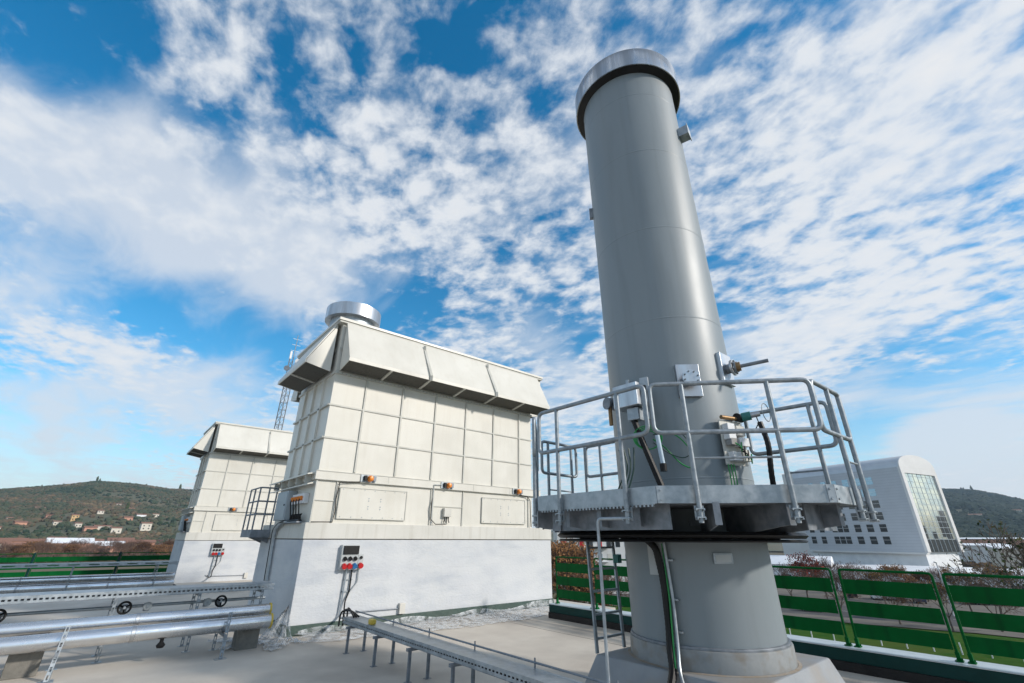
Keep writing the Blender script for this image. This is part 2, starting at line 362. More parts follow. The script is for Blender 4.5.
def flat(name, pts, z, mat):
    mb = MB(); mb.quadf([(x, y, z) for x, y in pts]); return struct(mb.build(name, mat))
flat('grass_verge', [(30, -60), (102, -60), (98, 14), (92, 34), (78, 70), (30, 90)], GZ + .02, 'grass')
flat('pavement', [(102, -60), (107, -60), (103.5, 14), (98, 37), (84, 76), (78, 70), (92, 34), (98, 14)], GZ + .12, 'paving')
flat('road', [(107, -60), (124, -60), (121, 14), (116, 44), (100, 90), (84, 76), (98, 37), (103.5, 14)], GZ + .03, 'tarmac')
flat('parking_ground', [(124, -60), (166, -60), (166, 90), (100, 90), (116, 44), (121, 14)], GZ + .04, 'paving')
mb = MB()
for i in range(24):
    t = -50 + i * 5.5; x = 115.5 - (0 if t < 14 else (t - 14) * .18) - (t + 60) * .035
    mb.quadf([(x - .08, t, GZ + .036), (x + .08, t, GZ + .036), (x + .08, t + 2.6, GZ + .036), (x - .08, t + 2.6, GZ + .036)])
struct(mb.build('road_markings', 'white'))

# ------------------------------------------------------------------ roof floor
mb = MB()
mb.prism([(-45, -8), (10.6, -8), (10.6, 10.42), (13.2, 10.42), (13.2, 35.6), (-45, 35.6)], -.5, 0)
struct(mb.build('roof_floor', 'floor'))
mb = MB()   # dark screed joints
for x in (8.8,): mb.box((x - .006, -7.9, .0005), (x + .006, 11.9, .0035))
for y in (5.0,): mb.box((-30, y - .006, .004), (10.0, y + .006, .006))
struct(mb.build('roof_floor_joints', 'conc'))

# parapet: black kerb and dark green beam with pale top
def parapet(x0, x1, y0, y1, dz, horiz, label):
    t = thing('parapet_beam', ((x0 + x1) / 2, (y0 + y1) / 2, dz), label, 'parapet')
    if not horiz:
        MB().box((x0 - .03, y0, .001), (x1, y1, .14)).build('kerb', 'membrane', t)
        MB().box((x0, y0, .142), (x1, y1, .325)).build('beam', 'teal', t, bevel=.006)
        MB().box((x0 - .012, y0, .327), (x1 + .02, y1, .345)).build('top_sheet', 'beamtop', t)
    else:
        MB().box((x0, y0 - .03, dz + .001), (x1, y1, dz + .14)).build('kerb', 'membrane', t)
        MB().box((x0, y0, dz + .142), (x1, y1, dz + .325)).build('beam', 'teal', t)
        MB().box((x0, y0 - .012, dz + .327), (x1, y1 + .02, dz + .345)).build('top_sheet', 'beamtop', t)
    return t
parapet(10.12, 10.58, -7.5, 10.3, 0, False, 'dark green roof edge beam with pale top under the right fence')
mb = MB(); mb.quadf([(-44, 27.2, .004), (3.3, 27.2, .004), (3.3, 34.7, .004), (-44, 34.7, .004)]); struct(mb.build('dark_floor_strip', 'membrane'))  # flat dark strip on the roof floor beyond the far pipes
parapet(-40, 4.7, 34.8, 35.3, -.34, True, 'dark green roof edge beam under the far left fence')

def fence_panel(L, label, group):
    t = thing('fence_panel', (0, 0, 0), label, 'fence', group)   # runs along +Y from 0 to L
    MB().tube(rnd([(0, 0, .36), (0, 0, 1.52), (0, L, 1.52), (0, L, .36)], .05), .02, 8).build('frame', 'green', t)
    for i, (a, b) in enumerate(((1.145, 1.37), (.815, 1.03), (.49, .70))):
        MB().box((-.024, .025, a), (-.018, L - .025, b)).build('slat', 'green', t)
    for y in (0, L):
        mb = MB(); mb.box((-.06, y - .045, .346), (.06, y + .045, .362)); mb.bar((0, y, .35), (0, y, .47), .05, .05)
        for s in (-.04, .04): mb.cyl((s, y - .03, .36), (s, y - .03, .39), .01, 6)
        mb.extr([(.0, y - .004, .36), (.055, y - .004, .36), (.0, y - .004, .55)], (0, .008, 0))
        mb.build('foot', 'green', t)
    return t
ordn = ['first', 'second', 'third', 'fourth', 'fifth', 'sixth', 'seventh', 'eighth', 'ninth', 'tenth', 'eleventh', 'twelfth']
p0 = fence_panel(1.28, 'x', 'slatted green panels of the right roof fence')
for k in range(12):
    o = p0 if k == 0 else dup(p0)
    o.location = (10.33, 10.17 - 1.28 - 1.42 * k, 0)
    o['label'] = ('green slatted fence panel nearest the white wall corner' if k == 0 else 'green slatted fence panel on the right roof edge, %s from the white wall corner' % ordn[k])
p1 = fence_panel(3.3, 'x', 'slatted green panels of the far left fence')
MB().box((-.05, -.09, .35), (.05, -.01, 1.58)).build('post', 'teal', p1)
for k in range(7):
    o = p1 if k == 0 else dup(p1)
    o.rotation_euler = (0, 0, R(90)); o.location = (4.6 - 3.42 * k, 35.0, -.34)
    o['label'] = 'far green slatted fence panel beyond the silver pipes, %s left of the far housing' % ordn[k]

# ------------------------------------------------------------------ ventilation towers
def tower(O, W, D, sock=True, far=False):
    ox, oy, oz = O
    P = lambda x, y, z: (ox + x, oy + y, oz + z)
    which = 'far' if far else 'near'
    b = thing('equipment_podium', P(W / 2, D / 2, 0), ('white brushed concrete base under the smaller far housing' if far else 'large white brushed concrete base under the near cream housing'), 'base')
    MB().box(P(0, 0, 0.0), P(W, D, 1.955)).build('wall', 'whitewall', b, bevel=.015)
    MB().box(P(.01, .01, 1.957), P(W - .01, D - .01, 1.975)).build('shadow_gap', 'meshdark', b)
    h = thing('cream_housing', P(W / 2, D / 2, 1.98), ('smaller far cream panelled ventilation housing at left' if far else 'large near cream panelled ventilation housing with flared hoods and round stack'), 'housing')
    MB().box(P(-.015, -.015, 1.977), P(W + .01, D, 2.335)).build('skirt_band', 'bandgrey', h, bevel=.006)
    bx = W - .83; BD = 3.15
    MB().box(P(.09, .06, 2.337), P(bx, BD, 3.345)).build('lower_wall', 'cream', h)
    mb = MB(); mb.box(P(.03, 0, 3.347), P(W - .45, BD + .05, 3.57)); mb.build('ledge_band', 'cream', h, bevel=.005)
    mb = MB()
    for x in (2.0, 4.9, 6.4): mb.box(P(x, -.004, 3.36), P(x + .015, -.0005, 3.56))
    mb.box(P(.03, -.012, 3.348), P(W - .45, -.0005, 3.365)); mb.box(P(.03, -.012, 3.555), P(W - .45, -.0005, 3.572))
    mb.build('ledge_seam', 'creamdk', h)
    MB().box(P(.1, .07, 3.573), P(bx, BD, 7.72)).build('upper_wall', 'cream', h)
    # ribs
    xs = [1.035 + 1.165 * i for i in range(6)]
    for x in xs: MB().box(P(x - .025, .035, 3.60), P(x + .025, .069, 6.18)).build('rib', 'creamdk' , h)
    for z in (4.42, 5.30): MB().box(P(.07, .045, z - .022), P(bx + .03, .0685, z + .022)).build('rib', 'creamdk', h)
    for z in (4.42, 5.30): MB().box(P(.04, .07, z - .022), P(.0985, BD, z + .022)).build('rib', 'creamdk', h)
    for y in (.82, 1.62, 2.42): MB().box(P(.04, y - .06, 3.60), P(.0985, y + .06, 6.18)).build('side_rib', 'cream', h)
    MB().box(P(.06, .03, 6.18), P(bx + .04, BD + .04, 6.25)).build('top_rail', 'creamdk', h)
    # seam strip with bolts below hood
    mb = MB(); 
    for i in range(60): x = .15 + i * (bx - .2) / 59; mb.cyl(P(x, .031, 6.215), P(x, .02, 6.215), .012, 6)
    mb.build('bolt_row', 'galv_dark', h)
    # roof
    RX0, RX1 = -.02, W - .28
    MB().box(P(RX0 - .05, -.05, 7.78), P(RX1 + .05, D + .05, 7.86)).build('roof_slab', 'cream', h, bevel=.006)
    MB().box(P(RX0 - .02, -.02, 7.724), P(RX1 + .02, D + .02, 7.776)).build('roof_edge', 'creamdk', h)
    MB().prism([(ox + bx + .002, oy + .07), (ox + RX1, oy + .07), (ox + RX1, oy + D - .07), (ox + bx + .002, oy + D - .07)], oz + 6.9, oz + 7.72).build('end_panel', 'cream', h)
    # hoods : (a) front (b) left (c) back (d) right
    def hood(name, p0, p1, out, n, mid):
        p0 = Vector(p0); p1 = Vector(p1); out = Vector(out); L = (p1 - p0); t = .03
        e = L.normalized() * .01
        zt, zl, zb = oz + 7.72, oz + 6.48, oz + 6.38
        A = lambda q, f, z: Vector((q.x + out.x * f, q.y + out.y * f, z))
        prev = None
        for i in range(n):
            a = p0 + L * (i / n) + e; c = p0 + L * ((i + 1) / n) - e
            mb = MB()
            mb.hexa([A(a, .02, zt - t), A(c, .02, zt - t), A(c, 1 - .04, zl), A(a, 1 - .04, zl), A(a, .05, zt), A(c, .05, zt), A(c, 1, zl), A(a, 1, zl)])
            mb.hexa([A(a, .96, zb), A(c, .96, zb), A(c, 1, zb), A(a, 1, zb), A(a, .96, zl - .001), A(c, .96, zl - .001), A(c, 1, zl - .001), A(a, 1, zl - .001)])
            # end cheeks
            for q, s in ((a, 1), (c, -1)):
                if (i == 0 and s == 1) or (i == n - 1 and s == -1):
                    w = L.normalized() * .02 * s
                    tri = [A(q, 0, zt - .03), A(q, .95, zl - .01), A(q, .95, zb), A(q, 0, oz + 6.26)]
                    mb.extr(tri, w)
            mb.build('hood_panel', 'cream', hd[name])
            if i:
                j = p0 + L * (i / n); m2 = MB()
                m2.bar(A(j, .20, zt - .22), A(j, 1.04, zl + .0), .085, .075, up=(0, 0, 1)); m2.bar(A(j, 1.06, zl + .03), A(j, 1.06, zb - .03), .085, .06, up=(1, 1, 0)); m2.bar(A(j, .22, zt - .20), A(j, .22, zt - .05), .06, .05, up=(1, 1, 0))
                m2.build('strap', 'creamdk', hd[name])
        # louvre underside
        MB().hexa([A(p0 + e * 3, .0, oz + 6.28), A(p1 - e * 3, .0, oz + 6.28), A(p1 - e * 3, .95, zb + .01), A(p0 + e * 3, .95, zb + .01),
                   A(p0 + e * 3, .0, oz + 6.30), A(p1 - e * 3, .0, oz + 6.30), A(p1 - e * 3, .95, zb + .03), A(p0 + e * 3, .95, zb + .03)]).build('underside_mesh', 'meshdark', hd[name])
        for i in range(1, 2 * n):
            j = p0 + L * (i / (2 * n)); MB().bar(A(j, .0, oz + 6.262), A(j, .97, zb - .005), .07, .03).build('underside_bar', 'creamdk', hd[name])
    hd = {}
    for nm, loc in (('f', P(W / 2, -.3, 6.4)), ('l', P(-.3, D / 2, 6.4)), ('b', P(W / 2, D + .3, 6.4)), ('r', P(W + .1, D / 2, 6.4))):
        m = MB(); 
        if nm == 'f': m.box(P(.1, .02, 6.9), P(bx, .035, 6.96))
        if nm == 'l': m.box(P(.05, .3, 6.9), P(.065, D - .3, 6.96))
        if nm == 'b': m.box(P(.1, D - .035, 6.9), P(bx, D - .02, 6.96))
        if nm == 'r': m.box(P(RX1 + .02, .3, 6.9), P(RX1 + .035, D - .3, 6.96))
        hd[nm] = m.build('hood', 'creamdk', h)
    hood('f', P(.16, 0, 0), P(W - .52, 0, 0), (0, -.66, 0), 3, None)
    hood('l', P(0, .22, 0), P(0, 2.9, 0), (-.70, 0, 0), 1, None)
    hood('b', P(.16, D, 0), P(W - .52, D, 0), (0, .66, 0), 3, None)
    hood('r', P(RX1 - .5, .42, 0), P(RX1 - .5, D - .42, 0), (.66, 0, 0), 2, None)
    # lower wall details
    for x0, x1 in (((.72, 2.62), (5.28, 7.1)) if not far else ((1.05, 3.5), (4.4, 6.6))):
        pl = MB().box(P(x0, .028, 2.45), P(x1, .058, 3.2)).build('access_panel', 'cream', h, bevel=.004)
        m2 = MB()
        for (a, c) in (((x0, 2.45), (x1, 2.45)), ((x0, 3.2), (x1, 3.2)), ((x0, 2.45), (x0, 3.2)), ((x1, 2.45), (x1, 3.2))):
            m2.bar(P(a[0], .024, a[1]), P(c[0], .024, c[1]), .02, .02, up=(0, 1, 0))
        m2.build('panel_frame', 'creamdk', pl)
        m2 = MB()
        for i in range(7):
            for z in (2.49, 3.16): m2.cyl(P(x0 + .08 + i * (x1 - x0 - .16) / 6, .028, z), P(x0 + .08 + i * (x1 - x0 - .16) / 6, .018, z), .012, 6)
        for xx in (.42, .60):
            for zz in (2.7, 2.76, 2.9, 2.96): m2.cyl(P(x0 + xx * (x1 - x0), .028, zz), P(x0 + xx * (x1 - x0), .019, zz), .016, 6)
        m2.build('panel_screws', 'galv', pl)
    for x in (.1, .62, 3.42, 3.5, 4.55, 7.27): MB().bar(P(x, .045, 2.34), P(x, .045, 3.34), .035, .03, up=(0, 1, 0)).build('post_trim', 'creamdk', h)
    MB().bar(P(.12, .05, 2.86), P(.6, .05, 2.86), .025, .025).build('cross_trim', 'creamdk', h)
    MB().bar(P(3.5, .05, 2.86), P(4.55, .05, 2.86), .025, .025).build('cross_trim', 'creamdk', h)
    # left side louvre ledges, cabinet, sockets
    for z, q in ((3.50, .14), (3.26, .10)):
        MB().hexa([P(-q, .1, z - .04), P(.03, .1, z - .01), P(.03, D - .2, z - .01), P(-q, D - .2, z - .04), P(-q, .1, z - .015), P(.03, .1, z + .03), P(.03, D - .2, z + .03), P(-q, D - .2, z - .015)]).build('side_ledge', 'cream', h)
    for i in range(5): MB().box(P(-.12, .3 + i * .7, 3.27), P(.03, .33 + i * .7, 3.46)).build('side_fin', 'creamdk', h)
    c = thing('control_cabinet', P(-.1, 1.9, 2.5), ('blue grey control cabinet on the shaded side of the far housing' if far else 'blue grey control cabinet on the shaded side of the near housing'), 'cabinet')
    MB().box(P(-.14, 1.45, 2.42), P(.088, 2.45, 3.16)).build('case', 'greybox', c, bevel=.01)
    MB().box(P(-.152, 1.49, 2.46), P(-.142, 2.41, 3.12)).build('door', 'greybox', c, bevel=.004)
    MB().cyl(P(-.152, 1.58, 2.8), P(-.17, 1.58, 2.8), .025, 10).build('lock', 'black', c)
    s = thing('socket_strip', P(0, .8, 2.8), ('row of orange sockets beside the cabinet on the far housing' if far else 'white strip of four orange cable sockets on the near housing side'), 'socket strip')
    MB().box(P(-.03, .42, 2.80), P(.088, 1.40, 3.04)).build('back_plate', 'white', s, bevel=.006)
    for i in range(4):
        y = .56 + i * .23
        MB().cyl(P(-.031, y, 2.93), P(-.09, y, 2.91), .055, 10).build('socket', 'orange', s)
        MB().tube([P(-.08, y, 2.91), P(-.10, y, 2.85), P(-.07, y, 2.7), P(-.03, y + .02, 2.5), P(-.02, y + .05, 2.39)], .014, 6).build('cable', 'black', s)
    tr = thing('cable_trough', P(-.05, 1.1, 2.38), ('black cable trough on the ledge of the far housing' if far else 'black cable trough with loose cables on the ledge of the near housing'), 'cable trough')
    MB().box(P(-.14, .3, 2.337), P(.0, 1.9, 2.37)).build('tray_base', 'galv_dark', tr)
    m2 = MB()
    for i in range(7):
        m2.tube([P(-.10 + .014 * i, .34, 2.385 + .01 * (i % 3)), P(-.08 + .01 * i, .8, 2.40), P(-.11 + .012 * i, 1.3, 2.39 + .012 * (i % 2)), P(-.08, 1.86, 2.385)], .016, 5)
    for i in range(12):
        y = .4 + i * .075; m2.tube([P(-.02, y, 2.40), P(-.04, y, 2.5), P(.0, y + .03, 2.55)], .012, 5)
    m2.build('cables', 'black', tr)
    return b, h
T1 = (3.74, 12.06, 0); T2 = (3.30, 28.6, -.12)
tower(T1, 8.28, 3.9); tower(T2, 8.28, 3.9, far=True)
def P1(x, y, z): return (T1[0] + x, T1[1] + y, T1[2] + z)
def P2(x, y, z): return (T2[0] + x, T2[1] + y, T2[2] + z)

# green waterproofing upstand at the foot of the near base
mb = MB()
mb.hexa([(3.70, 12.0, .0), (12.04, 12.0, .0), (12.04, 12.058, .0), (3.70, 12.058, .0), (3.715, 12.03, .2), (12.03, 12.03, .2), (12.03, 12.058, .2), (3.715, 12.058, .2)])
mb.hexa([(3.68, 12.0, .0), (3.738, 12.0, .0), (3.738, 15.96, .0), (3.68, 15.96, .0), (3.70, 12.0, .2), (3.738, 12.0, .2), (3.738, 15.96, .2), (3.70, 15.96, .2)])
tag(mb.build('waterproof_strip', 'dkgreen', origin=(7.8, 12, 0)), 'dark green membrane strip along the foot of the white base', 'membrane')

# crumpled plastic film lying along the foot
def filmsheet(cells, name, label, pos):
    mb = MB(); nx, ny, fn = cells; n = len(mb.v)
    for i in range(nx + 1):
        for j in range(ny + 1): mb.v.append(Vector(fn(i / nx, j / ny)))
    for i in range(nx):
        for j in range(ny):
            a = i * (ny + 1) + j; mb.f.append((a, a + ny + 1, a + ny + 2, a + 1))
            mb.smooth.add(len(mb.f) - 1)
    o = mb.build(name, 'film', origin=pos); sm = o.modifiers.new('s', 'SOLIDIFY'); sm.thickness = .002
    return tag(o, label, 'plastic sheet')
def crump(u, v):
    return (.022) * abs(math.sin(u * 61 + 3 * math.sin(v * 9)) * math.cos(v * 17 + 5 * math.sin(u * 21))) + .010 * random.random()
def f1(u, v):
    x = 3.95 + u * 8.0; d = .75 + .8 * abs(math.sin(u * 2.2 + .3)) + .06 * math.sin(u * 30)
    if v < .25: return (x, 11.985 - .02 * v - .008 * random.random(), max(.012, (.10 + .05 * math.sin(u * 23) + (.12 * max(0, u - .85) / .15)) * (1 - v * 3.6)))
    w = (v - .25) / .75; return (x + .1 * math.sin(v * 20 + u * 30), 11.98 - w * d, .012 + crump(u, v) * (1.5 - w) + .02 * (1 - w))
filmsheet((110, 20, f1), 'plastic_film', 'clear crumpled plastic film spread on the floor along the sunlit foot of the white base', (7.8, 11.6, 0))
def f2(u, v):
    a = R(150 + u * 130); r = v * (1.1 + .35 * math.sin(u * 19)); zz = .55 * max(0, 1 - v * 3.2) + .012 + crump(u, v) * 3.0 * (1 - v * .5)
    return (3.66 + r * math.cos(a) * 1.0, 11.98 + r * math.sin(a) * .95, zz)
filmsheet((60, 22, f2), 'plastic_film', 'bunched milky plastic film gathered round the near corner of the white base', (3.7, 11.9, 0))

# steel stack on near housing roof
st = thing('roof_stack', (4.62, 13.7, 7.86), 'short round steel stack with shiny cap on the near housing roof', 'stack')
MB().lathe((4.62, 13.7, 7.862), [(.70, 0), (.70, .95)], 56).build('pipe', 'galv', st)
MB().lathe((4.62, 13.7, 8.35), [(.87, .16), (.87, .58), (.855, .58), (.855, .172), (.705, .172), (.705, .16)], 64, closed=True).build('cap', 'steel', st)

# warning lamps on the ledge band
def lamp(x, P, label):
    t = thing('warning_lamp', P(x, 0, 3.46), label, 'lamp', 'amber lamps on the cream housings')
    MB().box(P(x - .22, -.03, 3.37), P(x + .20, -.013, 3.55)).build('back_plate', 'galv', t)
    MB().box(P(x - .14, -.09, 3.40), P(x - .07, -.03, 3.53)).build('junction', 'black', t)
    m = MB(); m.lathe(P(x + .03, -.032, 3.46), [(1e-4, .13), (.05, .12), (.075, .08), (.085, 0), (1e-4, 0)], 16, (0, -1, 0)); m.build('lens', 'orange', t)
    MB().box(P(x + .115, -.08, 3.40), P(x + .19, -.03, 3.53)).build('housing', 'galv_dark', t)
lamp(1.42, P1, 'amber lamp on the near housing ledge, leftmost above the large access panel')
lamp(3.92, P1, 'amber lamp on the near housing ledge above the small junction box')
lamp(6.73, P1, 'amber lamp on the near housing ledge nearest the platform')
lamp(1.75, P2, 'amber lamp on the ledge of the far housing')
jb = thing('junction_box', P1(3.98, 0, 2.6), 'small beige junction box with cable glands between the access panels', 'junction box')
MB().box(P1(3.85, -.06, 2.58), P1(4.1, .055, 2.82)).build('box', 'offwhite', jb, bevel=.008)
for i in range(3): MB().tube([P1(3.9 + i * .07, -.01, 2.58), P1(3.9 + i * .06, -.02, 2.5), P1(3.88 + i * .09, .0, 2.42)], .013, 6).build('cable', 'black', jb)
cd = thing('cable_conduit', P1(3.5, 0, 2.4), 'thin vertical conduit with black cable from the ledge lamp down to the skirt', 'conduit')
MB().tube([P1(3.72, -.03, 3.46), P1(3.46, -.03, 3.45), P1(3.46, .0, 3.3), P1(3.46, .015, 2.36)], .014, 6).build('conduit', 'greypl', cd)
MB().tube([P1(3.46, .01, 3.1), P1(3.41, -.02, 2.8), P1(3.44, .0, 2.5), P1(3.6, -.01, 2.37), P1(3.95, -.02, 2.38)], .012, 6).build('cable', 'black', cd)
cd = thing('cable_conduit', P1(.66, 0, 2.4), 'dark cable hanging by the left edge of the large access panel', 'conduit')
MB().tube([P1(1.2, -.01, 3.36), P1(.8, -.02, 3.33), P1(.66, -.01, 3.3), P1(.63, .0, 2.9), P1(.65, -.01, 2.6), P1(.62, .0, 2.36), P1(.1, -.03, 2.35)], .013, 6).build('cable', 'black', cd)
cd = thing('cable_conduit', P1(7.3, 0, 2.4), 'cable running down beside the right access panel', 'conduit')
MB().tube([P1(6.8, -.01, 3.36), P1(7.2, -.02, 3.33), P1(7.32, -.0, 3.2), P1(7.34, -.0, 2.6), P1(7.36, .0, 2.36)], .013, 6).build('cable', 'black', cd)

# socket boxes on the white bases
def sockbox(P, x, z, label, g):
    t = thing('socket_box', P(x, 0, z), label, 'socket box', g)
    k = z - 1.28
    MB().box(P(x - .23, -.12, z - .02), P(x + .21, -.001, z + .54)).build('case', 'greypl', t, bevel=.01)
    MB().box(P(x - .19, -.15, z + .33), P(x + .20, -.121, z + .52)).build('breaker_window', 'black', t, bevel=.006)
    MB().box(P(x + .22, -.10, z - .0), P(x + .36, -.001, z + .33)).build('side_case', 'greypl', t, bevel=.01)
    for i in range(3):
        MB().cyl(P(x - .13 + i * .13, -.12, z + .24), P(x - .13 + i * .13, -.17, z + .22), .045, 12).build('switch', 'black', t)
    for i, c in enumerate(('red', 'red', 'blue')):
        MB().cyl(P(x - .13 + i * .13, -.12, z + .08), P(x - .13 + i * .13, -.19, z + .05), .060, 14).build('socket', c, t)
    MB().cyl(P(x + .29, -.10, z + .08), P(x + .29, -.17, z + .06), .062, 14).build('socket', 'red', t)
    MB().cyl(P(x + .29, -.10, z + .25), P(x + .29, -.13, z + .25), .035, 10).build('switch', 'black', t)
    return t
sockbox(P1, 1.16, 1.30, 'grey socket box with red and blue sockets on the near white base', 'socket boxes on white bases')
sockbox(P2, 1.45, 1.30, 'grey socket box with red sockets on the far white base', 'socket boxes on white bases')
for P, x, zb, lab in ((P1, 1.16, 1.28, 'near'), (P2, 1.45, 1.28, 'far')):
    c = thing('wall_conduits', P(x, -.05, .5), 'pair of grey cable conduits running down the white wall under the %s socket box' % lab, 'conduit')
    MB().tube(rnd([P(x - .02, -.05, zb), P(x - .05, -.06, .30), P(x - .10, -.3, .30), (P(x, 0, 0)[0] - .5, P(x, -1.75, 0)[1], .50 + P(0, 0, 0)[2])], .1), .022, 8).build('conduit', 'galv', c)
    MB().tube(rnd([P(x + .12, -.04, zb), P(x + .12, -.04, .80), P(x + .04, -.05, .62), P(x + .03, -.12, .34), P(x - .1, -.5, .32), (P(x, 0, 0)[0] - .42, P(x, -1.75, 0)[1], .50 + P(0, 0, 0)[2])], .1), .018, 8).build('conduit', 'black', c)
    MB().tube(rnd([P(x + .3, -.04, zb + .04), P(x + .3, -.04, 1.0 + zb - 1.28), P(x + .14, -.045, .8)], .06), .016, 8).build('conduit', 'greypl', c)
    MB().tube([P(x - .02, -.03, .36), P(x + 1.5, -.03, .34)], .013, 8).build('conduit', 'galv_dark', c)
    MB().box(P(x + 1.5, -.09, .22), P(x + 1.66, -.001, .46)).build('outlet_box', 'offwhite', c, bevel=.008)
    for z in (.8, 1.05): MB().box(P(x - .07, -.03, z), P(x + .17, -.002, z + .025)).build('clamp', 'galv', c)

# small access platform with guard rail on shaded side of near base
ap = thing('access_platform', (3.2, 14.4, 2.0), 'small dark steel access platform with railing on the shaded side of the near base', 'platform')
AX0, AX1, AY0, AY1 = 3.22, 3.70, 14.95, 16.1
MB().box((AX0, AY0, 2.05), (AX1, AY1, 2.09)).build('deck', 'galv_dark', ap)
MB().box((AX0 - .02, AY0 - .02, 2.0), (AX1, AY0, 2.2)).build('toe_board', 'galv_dark', ap)
MB().box((AX0 - .02, AY0, 2.0), (AX0, AY1, 2.2)).build('toe_board', 'galv_dark', ap)
for L in ([(AX1, AY0, 3.32), (AX0, AY0, 3.32), (AX0, AY1, 3.32)], [(AX1, AY0, 2.95), (AX0, AY0, 2.95), (AX0, AY1, 2.95)], [(AX1, AY0, 2.60), (AX0, AY0, 2.60), (AX0, AY1, 2.60)]):
    MB().tube(rnd(L, .1), .022, 8).build('rail', 'galv_dark', ap)
for p in ((AX1 - .03, AY0), (AX0 + .24, AY0), (AX0, AY0), (AX0, AY0 + .6), (AX0, AY1)): MB().tube([(p[0], p[1], 2.0), (p[0], p[1], 3.32)], .022, 8).build('post', 'galv_dark', ap)
for y in (AY0 + .2, AY1 - .2): MB().extr([(AX0 + .05, y, 2.04), (3.73, y, 2.04), (3.73, y, 1.85)], (0, .04, 0)).build('bracket', 'galv_dark', ap)

# conduit bundle down the shaded side
cb = thing('conduit_bundle', (3.68, 13.9, 1.2), 'bundle of grey conduits bending down the shaded side of the near base', 'conduit')
for i in range(4):
    y = 13.9 + i * .09
    MB().tube(rnd([(3.60, 13.2 + i * .06, 2.37), (3.62, y - .2, 2.36), (3.655, y + .35, 2.2), (3.69, y + .45, 1.9), (3.69, y + .32, .95)], .25), .024, 8).build('conduit', ('galv', 'greypl', 'greypl', 'black')[i], cb)

# ------------------------------------------------------------------ pipe runs and racks on the left
def pipe(name, a, b, r, label, cat='pipe', bands=2.6, mat='clad', endcap=None):
    t = thing(name, a, label, cat); a = Vector(a); b = Vector(b); L = (b - a).length; d = (b - a).normalized()
    MB().cyl(a, b, r, 32).build('cladding', mat, t)
    k = 1; s = b - d * .05
    while k * bands < L:
        q = b - d * (k * bands - .4); MB().lathe(q, [(r + .001, -.03), (r + .006, -.024), (r + .006, .024), (r + .001, .03)], 32, d).build('joint_band', 'steel', t); k += 1
    if endcap: MB().lathe(b, [(r + .002, -.03), (r + .012, -.028), (r + .012, .005), (r * .9, .006)], 32, d).build('end_trim', endcap, t)
    return t
pipe('clad_pipe', (-18, 11.42, .64), (3.13, 11.42, .64), .105, 'upper shiny metal clad pipe of the near pair at left', endcap='yellow')
pipe('clad_pipe', (-18, 11.10, .475), (3.10, 11.10, .475), .12, 'lower shiny metal clad pipe of the near pair at left, nearest the camera', endcap='yellow')
pipe('clad_pipe', (-22, 26.5, .46), (3.02, 26.5, .46), .12, 'upper metal clad pipe of the far pair in front of the left fence')
pipe('clad_pipe', (-22, 26.1, .20), (3.02, 26.1, .20), .14, 'lower metal clad pipe of the far pair in front of the left fence')
pipe('thin_pipe', (-18, 12.25, .78), (3.2, 12.25, .78), .028, 'thin steel pipe carrying the valve wheels under the left cable tray', bands=50, mat='galv')

def strut(mb, a, b, w=.045, pitch=.11):   # slotted channel leg
    a = Vector(a); b = Vector(b); d = (b - a); L = d.length; d.normalize()
    s = Vector((1, 0, 0)) if abs(d.x) < .9 else Vector((0, 1, 0))
    for q in (-1, 1): mb.bar(a + s * q * w * .42, b + s * q * w * .42, w * .24, .03, up=(0, 1, 0) if abs(d.y) < .9 else (1, 0, 0))
    n = int(L / pitch)
    for i in range(n + 1):
        p = a + d * (L * i / max(n, 1)); mb.bar(p - d * .022 if i else p, p + d * .022 if i < n else p + d * .001, w * .62, .022, up=(0, 1, 0) if abs(d.y) < .9 else (1, 0, 0))
def frame(x, y0, y1, z, label, group, yb=None):
    t = thing('pipe_support', (x, y0, 0), label, 'support', group)
    for y in (y0, y1):
        m = MB(); strut(m, (x, y, .008), (x, y, z)); m.build('leg', 'tube', t)
        MB().box((x - .07, y - .05, .001), (x + .07, y + .05, .008)).build('foot_plate', 'galv', t)
    MB().box((x - .02, y0 - .02, z - .05), (x + .02, y1 + .02, z - .01)).build('cross_bar', 'galv_dark', t)
    return t
for i, x in enumerate((2.28, .0, -2.3, -4.6, -6.9)):
    frame(x, 10.80, 11.62, .665 if False else .36, 'x', 'slotted supports under the near pipe pair')['label'] = 'slotted steel support holding the near pipe pair, %s from the white base' % ordn[i]
for i, x in enumerate((2.28, .0, -2.3, -4.6)):
    t = thing('pipe_strap', (x, 10.86, .3), 'slotted strap post in front of the near pipe pair, %s from the white base' % ordn[i], 'strap', 'strap posts of the near pipes')
    m = MB(); strut(m, (x - .02, 10.72, .008), (x + .03, 10.93, .70), .05, .1); m.build('post', 'tube', t)
    MB().box((x - .12, 10.66, .001), (x + .07, 10.78, .008)).build('foot_plate', 'galv', t)
for i, x in enumerate((3.0, 1.86, .56, -1.3, -3.3, -5.3)):
    frame(x, 11.76, 12.40, .975, 'x', 'slotted supports under the left cable tray')['label'] = 'tall slotted support under the near left cable tray, %s from the white base' % ordn[i]
for i, x in enumerate((2.3, -.4, -3.1, -5.8, -8.5)):
    frame(x, 25.9, 26.8, .92, 'x', 'supports under the far pipes')['label'] = 'slim support under the far pipes and tray, %s from the far base' % ordn[i]
